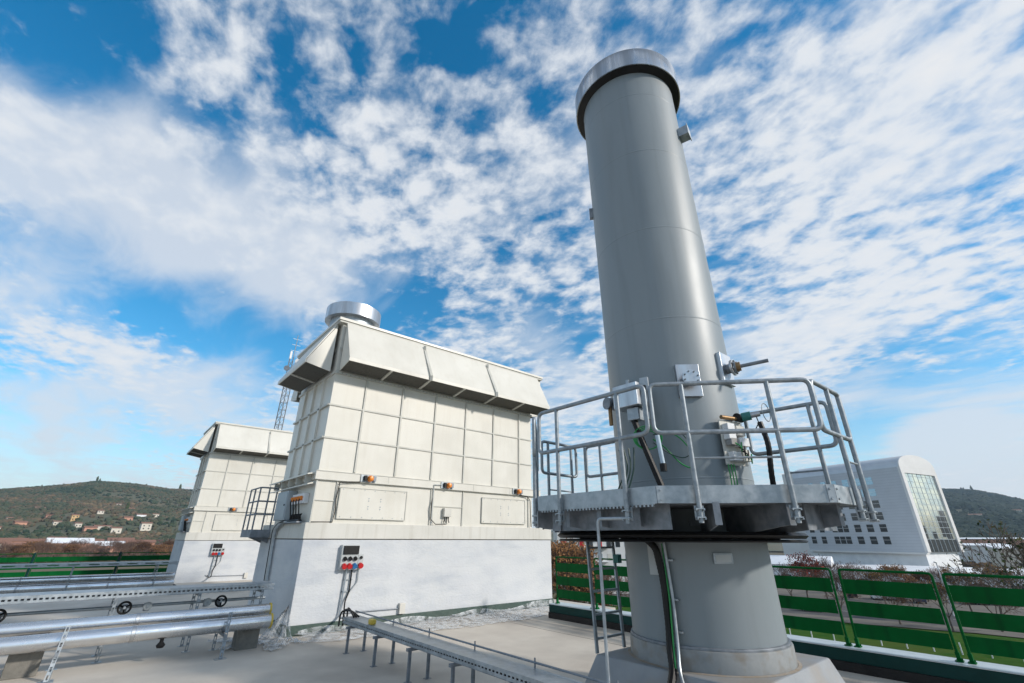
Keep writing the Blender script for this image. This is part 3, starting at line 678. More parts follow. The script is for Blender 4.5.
# concrete blocks under pipes
for x, lab in ((2.78, 'rough concrete block under the end of the near pipes beside the white base'), (-.36, 'rough concrete block under the near pipes at the left edge')):
    MBo = MB().hexa([(x - .20, 11.28, 0), (x + .20, 11.28, 0), (x + .20, 11.6, 0), (x - .20, 11.6, 0), (x - .20, 11.29, .35), (x + .20, 11.29, .35), (x + .20, 11.59, .35), (x - .20, 11.59, .35)])
    tag(MBo.build('concrete_block', 'conc', origin=(x, 11.3, 0), bevel=.012), lab, 'block', 'blocks under the near pipes')

def tray(a, b, w, h, label, axis, pitch=.12, legs=None, rails=True, z=0):
    """perforated cable tray; a,b centre line ends"""
    t = thing('cable_tray', a, label, 'cable tray'); a = Vector(a); b = Vector(b); d = (b - a).normalized(); L = (b - a).length
    s = Vector((0, 0, 1)).cross(d)
    lid = MB(); lid.bar(a + Vector((0, 0, h / 2)), b + Vector((0, 0, h / 2)), w, .008); lid.build('lid', 'galv', t)
    bt = MB(); bt.bar(a - Vector((0, 0, h / 2)), b - Vector((0, 0, h / 2)), w, .006); bt.build('bottom', 'galv_dark', t)
    for q in (-1, 1):
        m = MB(); e = s * q * (w / 2 - .003)
        m.bar(a + e + Vector((0, 0, h / 2 - .022)), b + e + Vector((0, 0, h / 2 - .022)), .006, .036)
        m.bar(a + e - Vector((0, 0, h / 2 - .022)), b + e - Vector((0, 0, h / 2 - .022)), .006, .036)
        if q == -1 or axis == 'y':
            for i in range(int(L / pitch)):
                p = a + e + d * (i + .5) * pitch; m.bar(p - d * pitch * .22, p + d * pitch * .22, .006, h - .08)
        m.build('side_rail', 'galv', t)
    return t
tray((-15, 12.1, 1.03), (3.22, 12.1, 1.03), .62, .11, 'wide perforated cable tray running left from the near white base', 'x', .075)
tray((-22, 26.2, .98), (3.0, 26.2, .98), .5, .12, 'far perforated cable tray in front of the left fence', 'x', .6)
tray((4.34, -1.5, .50), (4.34, 10.1, .50), .34, .10, 'perforated cable tray on low legs running towards the camera', 'y', .075)
for i in range(9):
    y = 9.72 - 1.2 * i
    t = thing('tray_support', (4.33, y, 0), 'low steel trestle under the floor cable tray, %s from the white base' % ordn[i], 'support', 'trestles under the floor cable tray')
    for x in (4.16, 4.50):
        MB().bar((x, y, .008), (x, y, .40), .04, .04).build('leg', 'galv_dark', t)
        MB().box((x - .05, y - .04, .001), (x + .05, y + .04, .008)).build('foot_plate', 'galv_dark', t)
    MB().bar((4.10, y, .42), (4.56, y, .42), .045, .04).build('cross_bar', 'galv_dark', t)
MBo = MB(); MBo.tube([(4.50, 10.3, .61), (4.50, 4, .61), (4.50, -1.5, .61)], .013, 8)
tag(MBo.build('wire_conduit', 'galv_dark', origin=(4.5, 10, .61)), 'thin dark conduit clipped on top of the floor cable tray', 'conduit')
for i in range(7):
    y = 8.6 - i * 1.25
    tag(MB().box((4.494, y - .008, .556), (4.506, y + .008, .66)).build('conduit_clip', 'galv_dark', origin=(4.5, y, .556)), 'small upright clip holding the conduit on the floor tray, %s from the white base' % ordn[i], 'clip', 'clips on the floor tray conduit')
tag(MB().box((4.19, 8.85, .556), (4.29, 9.0, .64)).build('yellow_cover', 'yellow', origin=(4.2, 8.6, .4), bevel=.02), 'small yellow safety cover on the near side of the floor cable tray', 'cover')
def corr(name, pts, r, mat, label, cat, parent=None):   # corrugated hose
    P = rnd(pts, .3, 8); out = []; rs = []
    for a, b in zip(P, P[1:]):
        n = max(1, int((b - a).length / .02))
        for i in range(n): out.append(a + (b - a) * i / n); rs.append(r * (1 + .09 * (len(out) % 2)))
    m = MB(); m.tube(out, r, 8, rs=rs); o = m.build(name, mat, origin=tuple(P[0])); return tag(o, label, cat)
cw = thing('coiled_cable', (4.3, 10.2, .55), 'dark cables curling into the end of the floor cable tray', 'cable')
for i in range(3):
    MB().tube(rnd([(4.2 + .08 * i, 10.35, .36), (4.22 + .07 * i, 10.4, .62 + .03 * i), (4.3, 10.1, .66), (4.36 - .05 * i, 9.8, .575)], .12), .018, 7).build('cable', 'black', cw)

# valves with handwheels
def valve(x, y, z, r, label, mat='black'):
    t = thing('valve', (x, y, z), label, 'valve', 'valve wheels on the left pipes')
    MB().lathe((x, y - .16, z), [(r + math.cos(a) * .018, math.sin(a) * .018) for a in [i * math.pi / 4 for i in range(8)]], 28, (0, -1, .15), closed=True).build('rim', mat, t)
    m = MB()
    for k in range(3 if mat == 'black' else 1):
        a = k * 2.094 + .5; m.bar((x, y - .16, z), (x + r * math.cos(a), y - .16, z + r * math.sin(a)), .02, .02)
        m.bar((x, y - .16, z), (x - .001 + r * math.cos(a + 2.2), y - .16, z + r * math.sin(a + 2.2)), .02, .02)
    if mat != 'black': m.cyl((x, y - .15, z), (x, y - .175, z), r * .9, 20)
    m.build('spokes' if mat == 'black' else 'dial', mat if mat == 'black' else 'greypl', t)
    MB().cyl((x, y, z), (x, y - .2, z), .022, 10).build('stem', 'galv', t)
    MB().cyl((x, y, z + .04), (x, y, z - .09), .05, 12).build('body', 'galv_dark', t)
valve(0.74, 12.25, .78, .095, 'black handwheel valve under the left cable tray, left of a round gauge')
valve(2.32, 12.25, .78, .095, 'black handwheel valve under the left cable tray, closest to the white base')
valve(-0.92, 12.25, .78, .095, 'black handwheel valve cut by the left edge of the photo')
valve(1.09, 12.25, .78, .055, 'small grey round gauge beside the left handwheel', 'greypl')
valve(2.08, 12.25, .78, .055, 'small grey round gauge beside the right handwheel', 'greypl')
tag(MB().lathe((1.35, 11.12, .26), [(1e-4, -.05), (.05, -.04), (.07, 0), (.03, .05), (.03, .11)], 16).build('drain_valve', 'black', origin=(1.35, 11.12, .3)), 'small black drain fitting under the near pipe pair', 'fitting')

# ------------------------------------------------------------------ chimney
CX, CY, CR = 6.814, 3.828, .99
LEAN = Vector((-.008, .004, 1)).normalized()   # slight lean of the shaft
pl = thing('chimney_plinth', (CX, CY, 0), 'grey painted square concrete plinth with sloping sides under the chimney', 'plinth')
hw = 1.14; fl = .16
MB().hexa([(CX - hw - fl, CY - hw - fl, 0), (CX + hw + fl, CY - hw - fl, 0), (CX + hw + fl, CY + hw + fl, 0), (CX - hw - fl, CY + hw + fl, 0),
           (CX - hw, CY - hw + .05, .55), (CX + hw, CY - hw + .05, .55), (CX + hw, CY + hw - .1, .55), (CX - hw, CY + hw - .1, .55)]).build('block', 'plinth', pl, bevel=.02)
ch = thing('chimney', (CX, CY, .55), 'tall grey steel chimney standing on the square plinth', 'chimney')
def ax(z): return Vector((CX, CY, 0)) + Vector((LEAN.x, LEAN.y, 0)) * z + Vector((0, 0, z))
MB().lathe((CX, CY, 0), [(CR, .78), (CR, 10.98), (1e-4, 10.98)], 128, LEAN).build('shaft', 'chim', ch)
MB().lathe((CX, CY, 0), [(CR, .551), (CR + .055, .552), (CR + .05, .76), (CR + .045, .775), (CR, .79)], 128).build('base_ring', 'chimring', ch)
MB().lathe((CX, CY, 0), [(CR + .0, .772), (CR + .03, .775), (CR + .035, .792), (CR + .03, .808), (CR, .812)], 128).build('bead', 'galv_dark', ch)
mr = MB(); mr.lathe((CX, CY, 0), [(CR + .055, .551), (CR + .10, .552), (CR + .06, .562)], 128); mr.build('rusty_sealant', pmat('rust_seal', (.27, .21, .15), (.30, .28, .25), 9, .9), ch)
for z in (2.78, 5.24, 7.0, 8.81, 10.34):
    MB().lathe((CX, CY, 0), [(CR, z - .012), (CR + .003, z - .006), (CR + .003, z + .006), (CR, z + .012)], 128, LEAN).build('weld_seam', 'chim', ch)
MB().lathe(tuple(ax(0)), [(CR + .17, 11.02), (CR + .17, 11.50), (CR + .155, 11.52), (CR + .155, 11.035), (CR + .001, 11.035), (CR + .001, 11.02)], 128, LEAN, closed=True).build('cap', pmat('cap_steel', (.60, .62, .64), (.32, .34, .36), 3.2, .18, .42, metal=1.0, detail=5, stretch=(1, 1, .06), lo=.4, hi=.6), ch)
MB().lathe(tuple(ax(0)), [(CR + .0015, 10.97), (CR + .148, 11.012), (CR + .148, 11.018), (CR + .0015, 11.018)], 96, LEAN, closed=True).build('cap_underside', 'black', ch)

def on(azd, z, out=0.0):
    a = R(azd); c = ax(z); return Vector((c.x + (CR + out) * math.cos(a), c.y + (CR + out) * math.sin(a), z))
def rad(azd): return Vector((math.cos(R(azd)), math.sin(R(azd)), 0))
def tan(azd): return Vector((-math.sin(R(azd)), math.cos(R(azd)), 0))
def plate(mb, azd, z, w, h, out0, out1):    # box oriented tangentially
    c = on(azd, z, 0); r = rad(azd); t = tan(azd); k = Vector((0, 0, 1))
    p = []
    for o in (out0, out1):
        pass
    mb.hexa([c + r * out0 - t * w / 2 - k * h / 2, c + r * out1 - t * w / 2 - k * h / 2, c + r * out1 + t * w / 2 - k * h / 2, c + r * out0 + t * w / 2 - k * h / 2,
             c + r * out0 - t * w / 2 + k * h / 2, c + r * out1 - t * w / 2 + k * h / 2, c + r * out1 + t * w / 2 + k * h / 2, c + r * out0 + t * w / 2 + k * h / 2])
    return mb
def port(azd, z, label, rod=False):
    t = thing('inspection_port', on(azd, z), label, 'flange')
    plate(MB(), azd, z, .34, .50, -.02, .05).build('square_plate', 'steel', t, bevel=.006)
    c = on(azd, z, .05); r = rad(azd); tt = tan(azd)
    MB().cyl(c, c + r * .10, .075, 20).build('neck', 'galv_dark', t)
    MB().cyl(c + r * .08, c + r * .115, .125, 28).build('flange', 'steel', t)
    m = MB()
    for i in range(8):
        a = i * math.pi / 4 + .3; q = c + r * .115 + tt * .1 * math.cos(a) + Vector((0, 0, .1 * math.sin(a))); m.cyl(q, q + r * .02, .012, 6)
    m.build('bolts', 'galv_dark', t)
    return t
port(-134, 4.16, 'square steel plate with round bolted flange on the chimney front, above the railing')
pr = port(-91, 4.42, 'square steel plate on the right side of the chimney, behind the probe')
pb = thing('probe_rod', on(-91, 4.42, .12), 'grey probe rod sticking out of the right chimney plate', 'probe')
c = on(-91, 4.42, .12); r_ = rad(-88); dirp = (r_ * 1 + Vector((.25, 0, .04))).normalized()
MB().cyl(c, c + dirp * .12, .07, 16).build('gland', 'brass', pb)
MB().cyl(c + dirp * .1, c + dirp * .50, .028, 12).build('rod', 'galv_dark', pb)
MB().cyl(c + dirp * .03, c + dirp * .06, .1, 16).build('collar', 'galv_dark', pb)
# small bracket box high on the shaft
bb = thing('bracket_box', on(-72, 9.75), 'small square steel bracket high on the right side of the chimney', 'bracket')
plate(MB(), -76, 9.62, .22, .22, -.02, .17).build('box', 'galv', bb, bevel=.006)
plate(MB(), -76, 9.62, .26, .26, .17, .185).build('face_plate', 'galv', bb)
MB().cyl(on(-76, 9.73, .12), on(-76, 9.80, .12), .025, 8).build('lug', 'galv_dark', bb)
bb = thing('bracket_lug', on(130, 8.3), 'tiny dark lug on the left side of the chimney', 'bracket')
plate(MB(), 128, 8.25, .08, .24, -.02, .07).build('lug', 'galv_dark', bb)
# instrument panel
ip = thing('instrument_panel', on(-106, 3.3), 'white instrument panel with valves and tubing on the chimney above the platform', 'panel')
plate(MB(), -106, 3.25, .42, .62, .06, .075).build('back_plate', 'offwhite', ip)
for k, (dx, dz, w, h, d, mt) in enumerate([(-.11, .14, .14, .22, .10, 'white'), (.08, .16, .16, .14, .09, 'offwhite'), (.09, .0, .18, .12, .11, 'white'), (-.08, -.20, .16, .12, .09, 'white'), (.10, -.18, .14, .16, .09, 'offwhite'), (-.1, .0, .12, .1, .10, 'plinth')]):
    c = on(-106, 3.25 + dz, .08) + tan(-106) * dx; r = rad(-106); t = tan(-106); u = Vector((0, 0, h / 2))
    m = MB(); m.hexa([c - t * w / 2 - u, c + r * d - t * w / 2 - u, c + r * d + t * w / 2 - u, c + t * w / 2 - u, c - t * w / 2 + u, c + r * d - t * w / 2 + u, c + r * d + t * w / 2 + u, c + t * w / 2 + u])
    m.build('instrument', mt, ip, bevel=.008)
m = MB(); m.cyl(on(-110, 3.6, .1) - tan(-106) * .1, on(-110, 3.6, .1) + tan(-106) * .22, .03, 10); m.build('brass_manifold', 'brass', ip)
for k in range(4):
    q = on(-106, 3.22 - .05 * k, .2) + tan(-106) * (-.12 + .05 * k); MB().tube(rnd([q, q + rad(-106) * .08 + Vector((0, 0, -.06)), q + tan(-106) * .1 + Vector((0, 0, -.12)), q + tan(-106) * .12 + Vector((0, 0, .02))], .03), .009, 5).build('tubing', ('greencable', 'black', 'black', 'greencable')[k], ip)
for k in range(3):
    q = on(-116 + k * 2.5, 2.95, .09); MB().tube([q, q + Vector((0, 0, -.2)), q + Vector((.01, 0.01, -.5))], .009, 5).build('drop_cable', 'greencable', ip)
tm = thing('transmitter', on(-97, 3.62, .15), 'teal round transmitter with steel tube beside the instrument panel', 'instrument')
c = on(-97, 3.62, .12); d2 = (rad(-92) + Vector((.35, 0, .1))).normalized()
MB().cyl(on(-97, 3.62, .0), c + d2 * .04, .022, 8).build('stem', 'steel', tm)
MB().cyl(c - tan(-92) * .07, c + tan(-92) * .07, .06, 16).build('black_head', 'black', tm)
MB().cyl(c + d2 * .04, c + d2 * .16, .062, 16).build('teal_head', 'teal_inst', tm)
MB().cyl(c + d2 * .16, c + d2 * .28, .038, 12).build('fitting', 'steel', tm)
MB().tube([c + d2 * .22, c + d2 * .24 + Vector((0, 0, -.12)), c + d2 * .16 + Vector((0, 0, -.24))], .008, 5).build('wire', 'black', tm)
lp = [c + d2 * .36 + Vector((.13 * math.cos(i * .42), 0, .13 * math.sin(i * .42))) for i in range(16)]
tag(MB().tube(lp, .006, 5).build('wire_loop', 'tube', origin=tuple(lp[0])), 'thin wire loop beside the teal transmitter', 'wire')
# black hose on the back rail
corr('black_hose', [(6.62, 2.46, 3.50), (6.60, 2.40, 3.2), (6.62, 2.46, 2.8), (6.70, 2.50, 2.46)], .035, 'black', 'black corrugated hose hanging from the right end rail of the platform', 'hose')
# left side equipment
lb = thing('sample_box', on(-168, 3.95, .1), 'grey steel box on the left of the chimney above the railing', 'box')
plate(MB(), 178, 4.02, .05, .5, 0, .16).build('bracket', 'galv', lb)
def obox(mb, c, azd, w, d, h):
    c = Vector(c); r = rad(azd); t = tan(azd); u = Vector((0, 0, h / 2))
    return mb.hexa([c - r * d / 2 - t * w / 2 - u, c + r * d / 2 - t * w / 2 - u, c + r * d / 2 + t * w / 2 - u, c - r * d / 2 + t * w / 2 - u,
                    c - r * d / 2 - t * w / 2 + u, c + r * d / 2 - t * w / 2 + u, c + r * d / 2 + t * w / 2 + u, c - r * d / 2 + t * w / 2 + u])
BXC = on(-176, 3.93, .32)
obox(MB(), BXC, 180, .42, .26, .34).build('case', 'steel', lb, bevel=.008)
MB().cyl(BXC + Vector((0, 0, -.17)), BXC + Vector((0, 0, -.25)), .035, 10).build('gland', 'steel', lb)
lb2 = thing('sample_box', on(-172, 3.7, .2), 'small grey box below the larger steel box on the chimney', 'box')
obox(MB(), on(-174, 3.66, .3), -174, .18, .16, .18).build('case', 'galv', lb2, bevel=.008)
MB().cyl(on(-174, 3.57, .3), on(-174, 3.42, .3), .03, 8, r2=.012).build('outlet', 'brass', lb2)
fp = thing('white_post', on(-164, 3.7, .22), 'short pale steel post with dark slots beside the grey boxes', 'post')
obox(MB(), on(-165, 3.86, .34), -165, .12, .05, .62).build('post', 'galv', fp)
for z in (3.98, 3.72): obox(MB(), on(-165, z, .372), -165, .05, .012, .14).build('slot', 'black', fp)
vl = thing('side_valve', on(165, 3.9, .2), 'dark flanged valve on the left side of the chimney', 'valve')
c = on(165, 3.93, .0); r = rad(165)
MB().cyl(c, c + r * .34, .06, 14).build('neck', 'galv_dark', vl)
for q in (.2, .27, .34): MB().cyl(c + r * q, c + r * (q + .022), .095, 18).build('flange', 'galv_dark', vl)
MB().cyl(c + r * .3 + Vector((0, 0, -.05)), c + r * .3 + Vector((0, 0, -.34)), .03, 10).build('drain', 'brass', vl)
corr('black_hose', [BXC + Vector((0, 0, -.26)), BXC + Vector((.03, -.12, -.7)), BXC + Vector((.06, -.24, -1.1)), BXC + Vector((.1, -.36, -1.5))], .042, 'black', 'thick black corrugated hose dropping from the grey box to the deck', 'hose')
bt = thing('flow_tube', on(-175, 3.1, .3), 'pale blue white tube with black ends beside the thick hose', 'tube')
q0 = BXC + Vector((.02, -.36, -.62)); q1 = q0 + Vector((.02, -.02, -.38))
MB().cyl(q0, q1, .03, 14).build('tube', 'paleblue', bt); MB().cyl(q1, q1 + Vector((0, 0, -.1)), .045, 12).build('foot', 'black', bt); MB().cyl(q0, q0 + Vector((0, 0, .05)), .02, 10).build('tip', 'black', bt)
gc = thing('green_cable_coil', on(-178, 3.3, .3), 'coil of bright green cable with a long loop hanging against the chimney', 'cable')
cc = on(-168, 3.28, .28); t_ = tan(-150)
m = MB()
for k in range(4):
    m.tube([cc + t_ * (.15 + .015 * k) * math.cos(i * .3) + Vector((0, 0, (.13 + .012 * k) * math.sin(i * .3) + .01 * k)) + rad(-150) * .01 * k for i in range(22)], .008, 5)
m.build('coil', 'greencable', gc)
MB().tube(rnd([on(-163, 3.4, .22), on(-150, 3.36, .12), on(-140, 3.1, .06), on(-142, 2.88, .05), on(-150, 2.95, .06), on(-160, 3.2, .12), on(-166, 3.3, .2)], .2), .009, 6).build('loop', 'greencable', gc)
MB().tube(rnd([on(-165, 3.35, .24), on(-148, 3.42, .14), on(-139, 3.15, .07), on(-146, 3.02, .06), on(-156, 3.08, .1), on(-166, 3.25, .2)], .2), .007, 6).build('loop', 'dkgreen', gc)
m = MB()
for k in range(4): m.tube(rnd([on(170 + 4 * k, 3.2, .3), on(176 + 2 * k, 2.9, .34), on(168 + 3 * k, 2.6, .38), on(172, 2.42, .4)], .15), .011, 5)
m.build('hanging_cables', 'dkgreen', gc)
# items below platform on the shaft
wp = thing('wall_plate', on(-178, 1.8), 'pale flat plate behind the hoses under the platform', 'plate')
plate(MB(), -178, 1.78, .26, .42, .02, .035).build('plate', 'greypl', wp)
nb = thing('name_plate_box', on(-131, 1.77), 'small blank steel nameplate on the chimney below the platform', 'nameplate')
plate(MB(), -131, 1.78, .24, .12, -.01, .03).build('bracket', 'galv', nb); plate(MB(), -131, 1.78, .19, .085, .03, .036).build('face', 'greypl', nb)
lug = thing('bracket_lug', on(-152, 2.2), 'small dark cleat on the shaft just below the platform deck', 'bracket')
plate(MB(), -145, 2.2, .2, .08, 0, .06).build('cleat', 'galv_dark', lug)
corr('black_hose', [on(178, 2.0, .12), on(-176, 1.9, .10), on(-174, 1.5, .06), on(-174, 1.0, .07), on(-174, .75, .12), on(-172, .57, .18), on(-170, .3, .55), (5.05, 3.5, .04)], .045, 'black', 'thick black corrugated hose running down the chimney below the platform', 'hose')
gp = thing('cable_pipe', on(-170, 1.2), 'thin steel pipe with green yellow wire beside the black hose', 'conduit')
MB().tube(rnd([on(-171, 2.0, .05), on(-169, 1.3, .06), on(-169, .78, .10), on(-168, .57, .2), (5.35, 3.3, .25), (5.3, 3.25, .02)], .1), .02, 8).build('pipe', 'galv', gp)
MB().tube(rnd([on(-172.5, 1.95, .04), on(-171, 1.3, .08), on(-171.5, .78, .12), on(-170, .6, .2)], .1), .011, 6).build('wire', 'greencable', gp)
for z in (1.75, 1.3, .95): plate(MB(), -170, z, .16, .02, .0, .05).build('clamp', 'galv', gp)

# ------------------------------------------------------------------ maintenance platform round the chimney
A = (4.57, 4.82); B = (4.57, 2.92); C = (5.80, 1.57); D = (6.70, 1.55); G = (5.85, 6.10); H = (7.02, 6.12)
mp = thing('chimney_platform', (5.6, 3.8, 2.1), 'galvanised platform with tube railings wrapped round the chimney', 'platform')
ring = [A, B, C, D, (6.90, 2.6), (6.9, 5.0), H, G]
MB().prism([(6.8 + (x - 6.8) * .985, 3.83 + (y - 3.83) * .985) for x, y in ring], 2.375, 2.405).build('deck', 'galv_dark', mp)
m = MB()
m.box((4.572, 2.96, 2.352), (4.60, 4.80, 2.3745))
for i in range(34): y = 2.98 + i * .053; m.box((4.572, y, 2.33), (4.60, y + .022, 2.352))
m.build('grating_teeth', 'galv', mp)
edges = [(A, B), (B, C), (C, D), (G, A), (H, G), (D, (6.9, 2.75)), ((6.98, 4.9), H)]
def v2(p, z=0): return Vector((p[0], p[1], z))
for i, (p, q) in enumerate(edges):
    p_, q_ = v2(p), v2(q); d = (q_ - p_).normalized(); n = Vector((d.y, -d.x, 0)); ctr = v2((6.8, 3.83))
    if (p_ - ctr).dot(n) < 0: n = -n
    m = MB(); e = d * .004
    m.hexa([p_ + e + Vector((0, 0, 2.36)), q_ - e + Vector((0, 0, 2.36)), q_ - e - n * .008 + Vector((0, 0, 2.36)), p_ + e - n * .008 + Vector((0, 0, 2.36)),
            p_ + e + Vector((0, 0, 2.545)), q_ - e + Vector((0, 0, 2.545)), q_ - e - n * .008 + Vector((0, 0, 2.545)), p_ + e - n * .008 + Vector((0, 0, 2.545))])
    m.build('toe_board', 'galv', mp)
    if i in (0, 2, 3, 4):
        ins = (.26, .5, .34, .3, .3)[i]
        a = p_ - n * ins + d * .02; b = q_ - n * ins - d * .02
        if i in (0, 3, 4): ct = .14
        else: ct = .14
        m = MB(); m.hexa([a + Vector((0, 0, 2.10)), b + Vector((0, 0, 2.10)), b - n * .01 + Vector((0, 0, 2.10)), a - n * .01 + Vector((0, 0, 2.10)),
                          a + Vector((0, 0, 2.37)), b + Vector((0, 0, 2.37)), b - n * .01 + Vector((0, 0, 2.37)), a - n * .01 + Vector((0, 0, 2.37))])
        m.build('edge_beam', 'galv_dark', mp)
# joint plate at C and B
for P_, Q_ in ((C, B), (C, D), (B, C)):
    p_ = v2(P_); d = (v2(Q_) - p_).normalized(); n = Vector((d.y, -d.x, 0))
    if (p_ - v2((6.8, 3.83))).dot(n) < 0: n = -n
    m = MB(); m.bar(p_ + n * .004 + d * .002 + Vector((0, 0, 2.452)), p_ + n * .004 + d * .075 + Vector((0, 0, 2.452)), .006, .18)
    for z in (2.40, 2.50): m.cyl(p_ + d * .045 + n * .007 + Vector((0, 0, z)), p_ + d * .045 + n * .022 + Vector((0, 0, z)), .012, 6)
    m.build('joint_plate', 'galv', mp)
# radial brackets
for azd, Rr in ((-166, 2.18), (-144, 2.34), (-125, 2.3), (-105, 2.2), (166, 2.2), (146, 2.35), (122, 2.3), (-180, 2.15)):
    r = rad(azd); t = tan(azd) * .008; c = v2((CX, CY))
    def q(rr, z): return c + r * rr + Vector((0, 0, z))
    m = MB(); m.extr([q(CR, 2.03), q(CR, 2.37), q(Rr, 2.37), q(Rr, 2.15), q(1.65, 2.09)], t * 2); m.build('bracket', 'galv_dark', mp)
    m = MB(); m.bar(q(Rr, 2.14) + t, q(Rr, 2.37) + t, .07, .012, up=r); m.build('bracket_flange', 'galv_dark', mp)
def rail(p, q, posts, knee=True, e0=.05, e1=.05, off=.045, ztop=3.70, zmid=3.12, zb=2.16):
    p_, q_ = v2(p), v2(q); d = (q_ - p_).normalized(); L = (q_ - p_).length; n = Vector((d.y, -d.x, 0))
    if (p_ - v2((6.8, 3.83))).dot(n) < 0: n = -n
    o = n * off; a = p_ + o + d * e0; b = q_ + o - d * e1; Z = lambda v, z: Vector((v.x, v.y, z))
    g = MB().tube(rnd([Z(a, zmid), Z(a, ztop), Z(b, ztop), Z(b, zmid)], .09, 6, closed=True), .0275, 10).build('guard_rail', 'tube', mp)
    P = [p_ + o + d * s for s in posts]
    for s in P:
        MB().tube([Z(s, zb), Z(s, ztop)], .0275, 10).build('post', 'tube', g)
        m = MB(); w = n * -.03
        m.bar(Z(s, 2.19) + w, Z(s, 2.335) + w, .10, .012, up=n)
        for z in (2.215, 2.30): m.bar(Z(s, z) - d * .045, Z(s, z) + d * .045, .075, .012)
        for z in (2.2, 2.29):
            for sg in (-1, 1): m.cyl(Z(s, z) + d * .04 * sg - n * .035, Z(s, z) + d * .04 * sg + n * .04, .008, 6)
        m.build('clamp', 'galv', g)
    if knee and len(P) > 1: MB().tube([Z(P[0], 2.83), Z(P[-1], 2.83)], .013, 8).build('knee_bar', 'tube', g)
rail(A, B, (.46, 1.52), knee=False, e0=.10, e1=-.02)
rail(B, C, (.42, 1.38), e0=.05, e1=-.02)
rail(C, D, (.52, .90), e0=.01, e1=-.02, zb=2.20)
rail(D, (6.62, 2.75), (.35, .8), e0=.14, e1=.02, off=-.25)
rail(G, A, (.45, 1.0, 1.68), e0=.1, e1=.08)
rail(H, G, (.25, .9), e0=.1, e1=.1)
rail((6.98, 4.95), H, (.25, .7, 1.1), e0=.05, e1=.1)
# black double collar under platform
KX, KY = CX - .14, CY + .23
bc = thing('black_collar', (CX, CY, 2.0), 'black flat double ring round the chimney just below the platform', 'ring')
MB().lathe((KX, KY, 0), [(CR - .4, 1.968), (1.72, 1.968), (1.74, 1.982), (1.72, 2.004), (CR - .4, 2.004)], 96).build('lower_disc', 'black', bc)
MB().lathe((KX, KY, 0), [(CR - .4, 2.014), (1.72, 2.014), (1.76, 2.05), (1.72, 2.088), (CR - .4, 2.088)], 96).build('upper_disc', 'black', bc)
m = MB()
for i in range(14): a = i * 2 * math.pi / 14 + .1; m.cyl((KX + 1.3 * math.cos(a), KY + 1.3 * math.sin(a), 2.0), (KX + 1.3 * math.cos(a), KY + 1.3 * math.sin(a), 2.02), .12, 10)
m.build('spacers', 'black', bc)
# ladder on plinth behind
ld = thing('ladder', (6.0, 4.85, .55), 'galvanised ladder standing on the plinth left of the chimney', 'ladder')
for x in (5.70, 6.31): MB().bar((x, 4.87, .552), (x - .01, 4.93, 1.97), .05, .025, up=(0, 1, 0)).build('side_rail', 'galv', ld)
for i in range(5): z = .72 + i * .29; MB().bar((5.70, 4.875 + .04 * (z - .55), z), (6.31, 4.875 + .04 * (z - .55), z), .03, .03).build('rung', 'galv', ld)
obox(MB(), (6.30, 4.86, 1.72), -90, .09, .09, .12).build('hinge', 'teal_inst', ld)
hp = thing('grab_pole', (4.48, 3.70, 0), 'slim worn steel pole bent at the top, in front of the ladder', 'pole')
MB().tube(rnd([(4.48, 3.70, .01), (4.48, 3.70, 2.22), (4.52, 3.26, 2.215)], .06), .019, 10).build('pole', 'galv', hp)
MB().cyl((4.48, 3.70, .001), (4.48, 3.70, .01), .06, 14).build('foot', 'galv_dark', hp)

# ------------------------------------------------------------------ lattice antenna mast behind the housings
def mast(x, y, z0, z1, w):
    t = thing('antenna_mast', (x, y, z0), 'slim steel lattice antenna mast with small dishes behind the housings', 'antenna mast')
    cs = [(x + w * math.cos(a), y + w * math.sin(a)) for a in (0.3, 2.4, 4.5)]
    m = MB()
    for c in cs: m.tube([(*c, z0), (*c, z1)], .055, 6)
    n = int((z1 - z0) / .9)
    for i in range(n):
        za = z0 + i * .9; zb = za + .9
        for k in range(3): p, q = cs[k], cs[(k + 1) % 3]; m.tube([(*p, za), (*q, zb)], .025, 4); m.tube([(*p, za), (*q, za)], .025, 4)
    m.build('lattice', 'galv_dark', t)
    MB().tube([(x, y, z1 - .5), (x, y, z1 + 3.2)], .05, 6).build('top_pole', 'galv', t)
    for dz in (1.0, 1.8, 2.6): MB().tube([(x - .5, y, z1 + dz), (x + .5, y, z1 + dz)], .03, 4).build('whip_arm', 'galv', t)
    for dz, s in ((-3.6, -1), (-1.6, -1), (-.4, 1)):
        c = Vector((x + .55 * s, y - .35, z1 + dz)); MB().lathe(c, [(1e-4, 0), (.3, .02), (.34, .12), (.34, .2), (1e-4, .2)], 18, (-.4, -1, 0)).build('dish', 'galv_dark' if s < 0 else 'white', t)
    for dz, s in ((-1.0, 1), (-2.6, 1), (.2, -1)):
        MB().box((x + .45 * s - .12, y - .5, z1 + dz - .5), (x + .45 * s + .12, y - .35, z1 + dz + .5)).build('panel_antenna', 'white', t)
mast(12.95, 58.2, GZ, 22.8, .46)

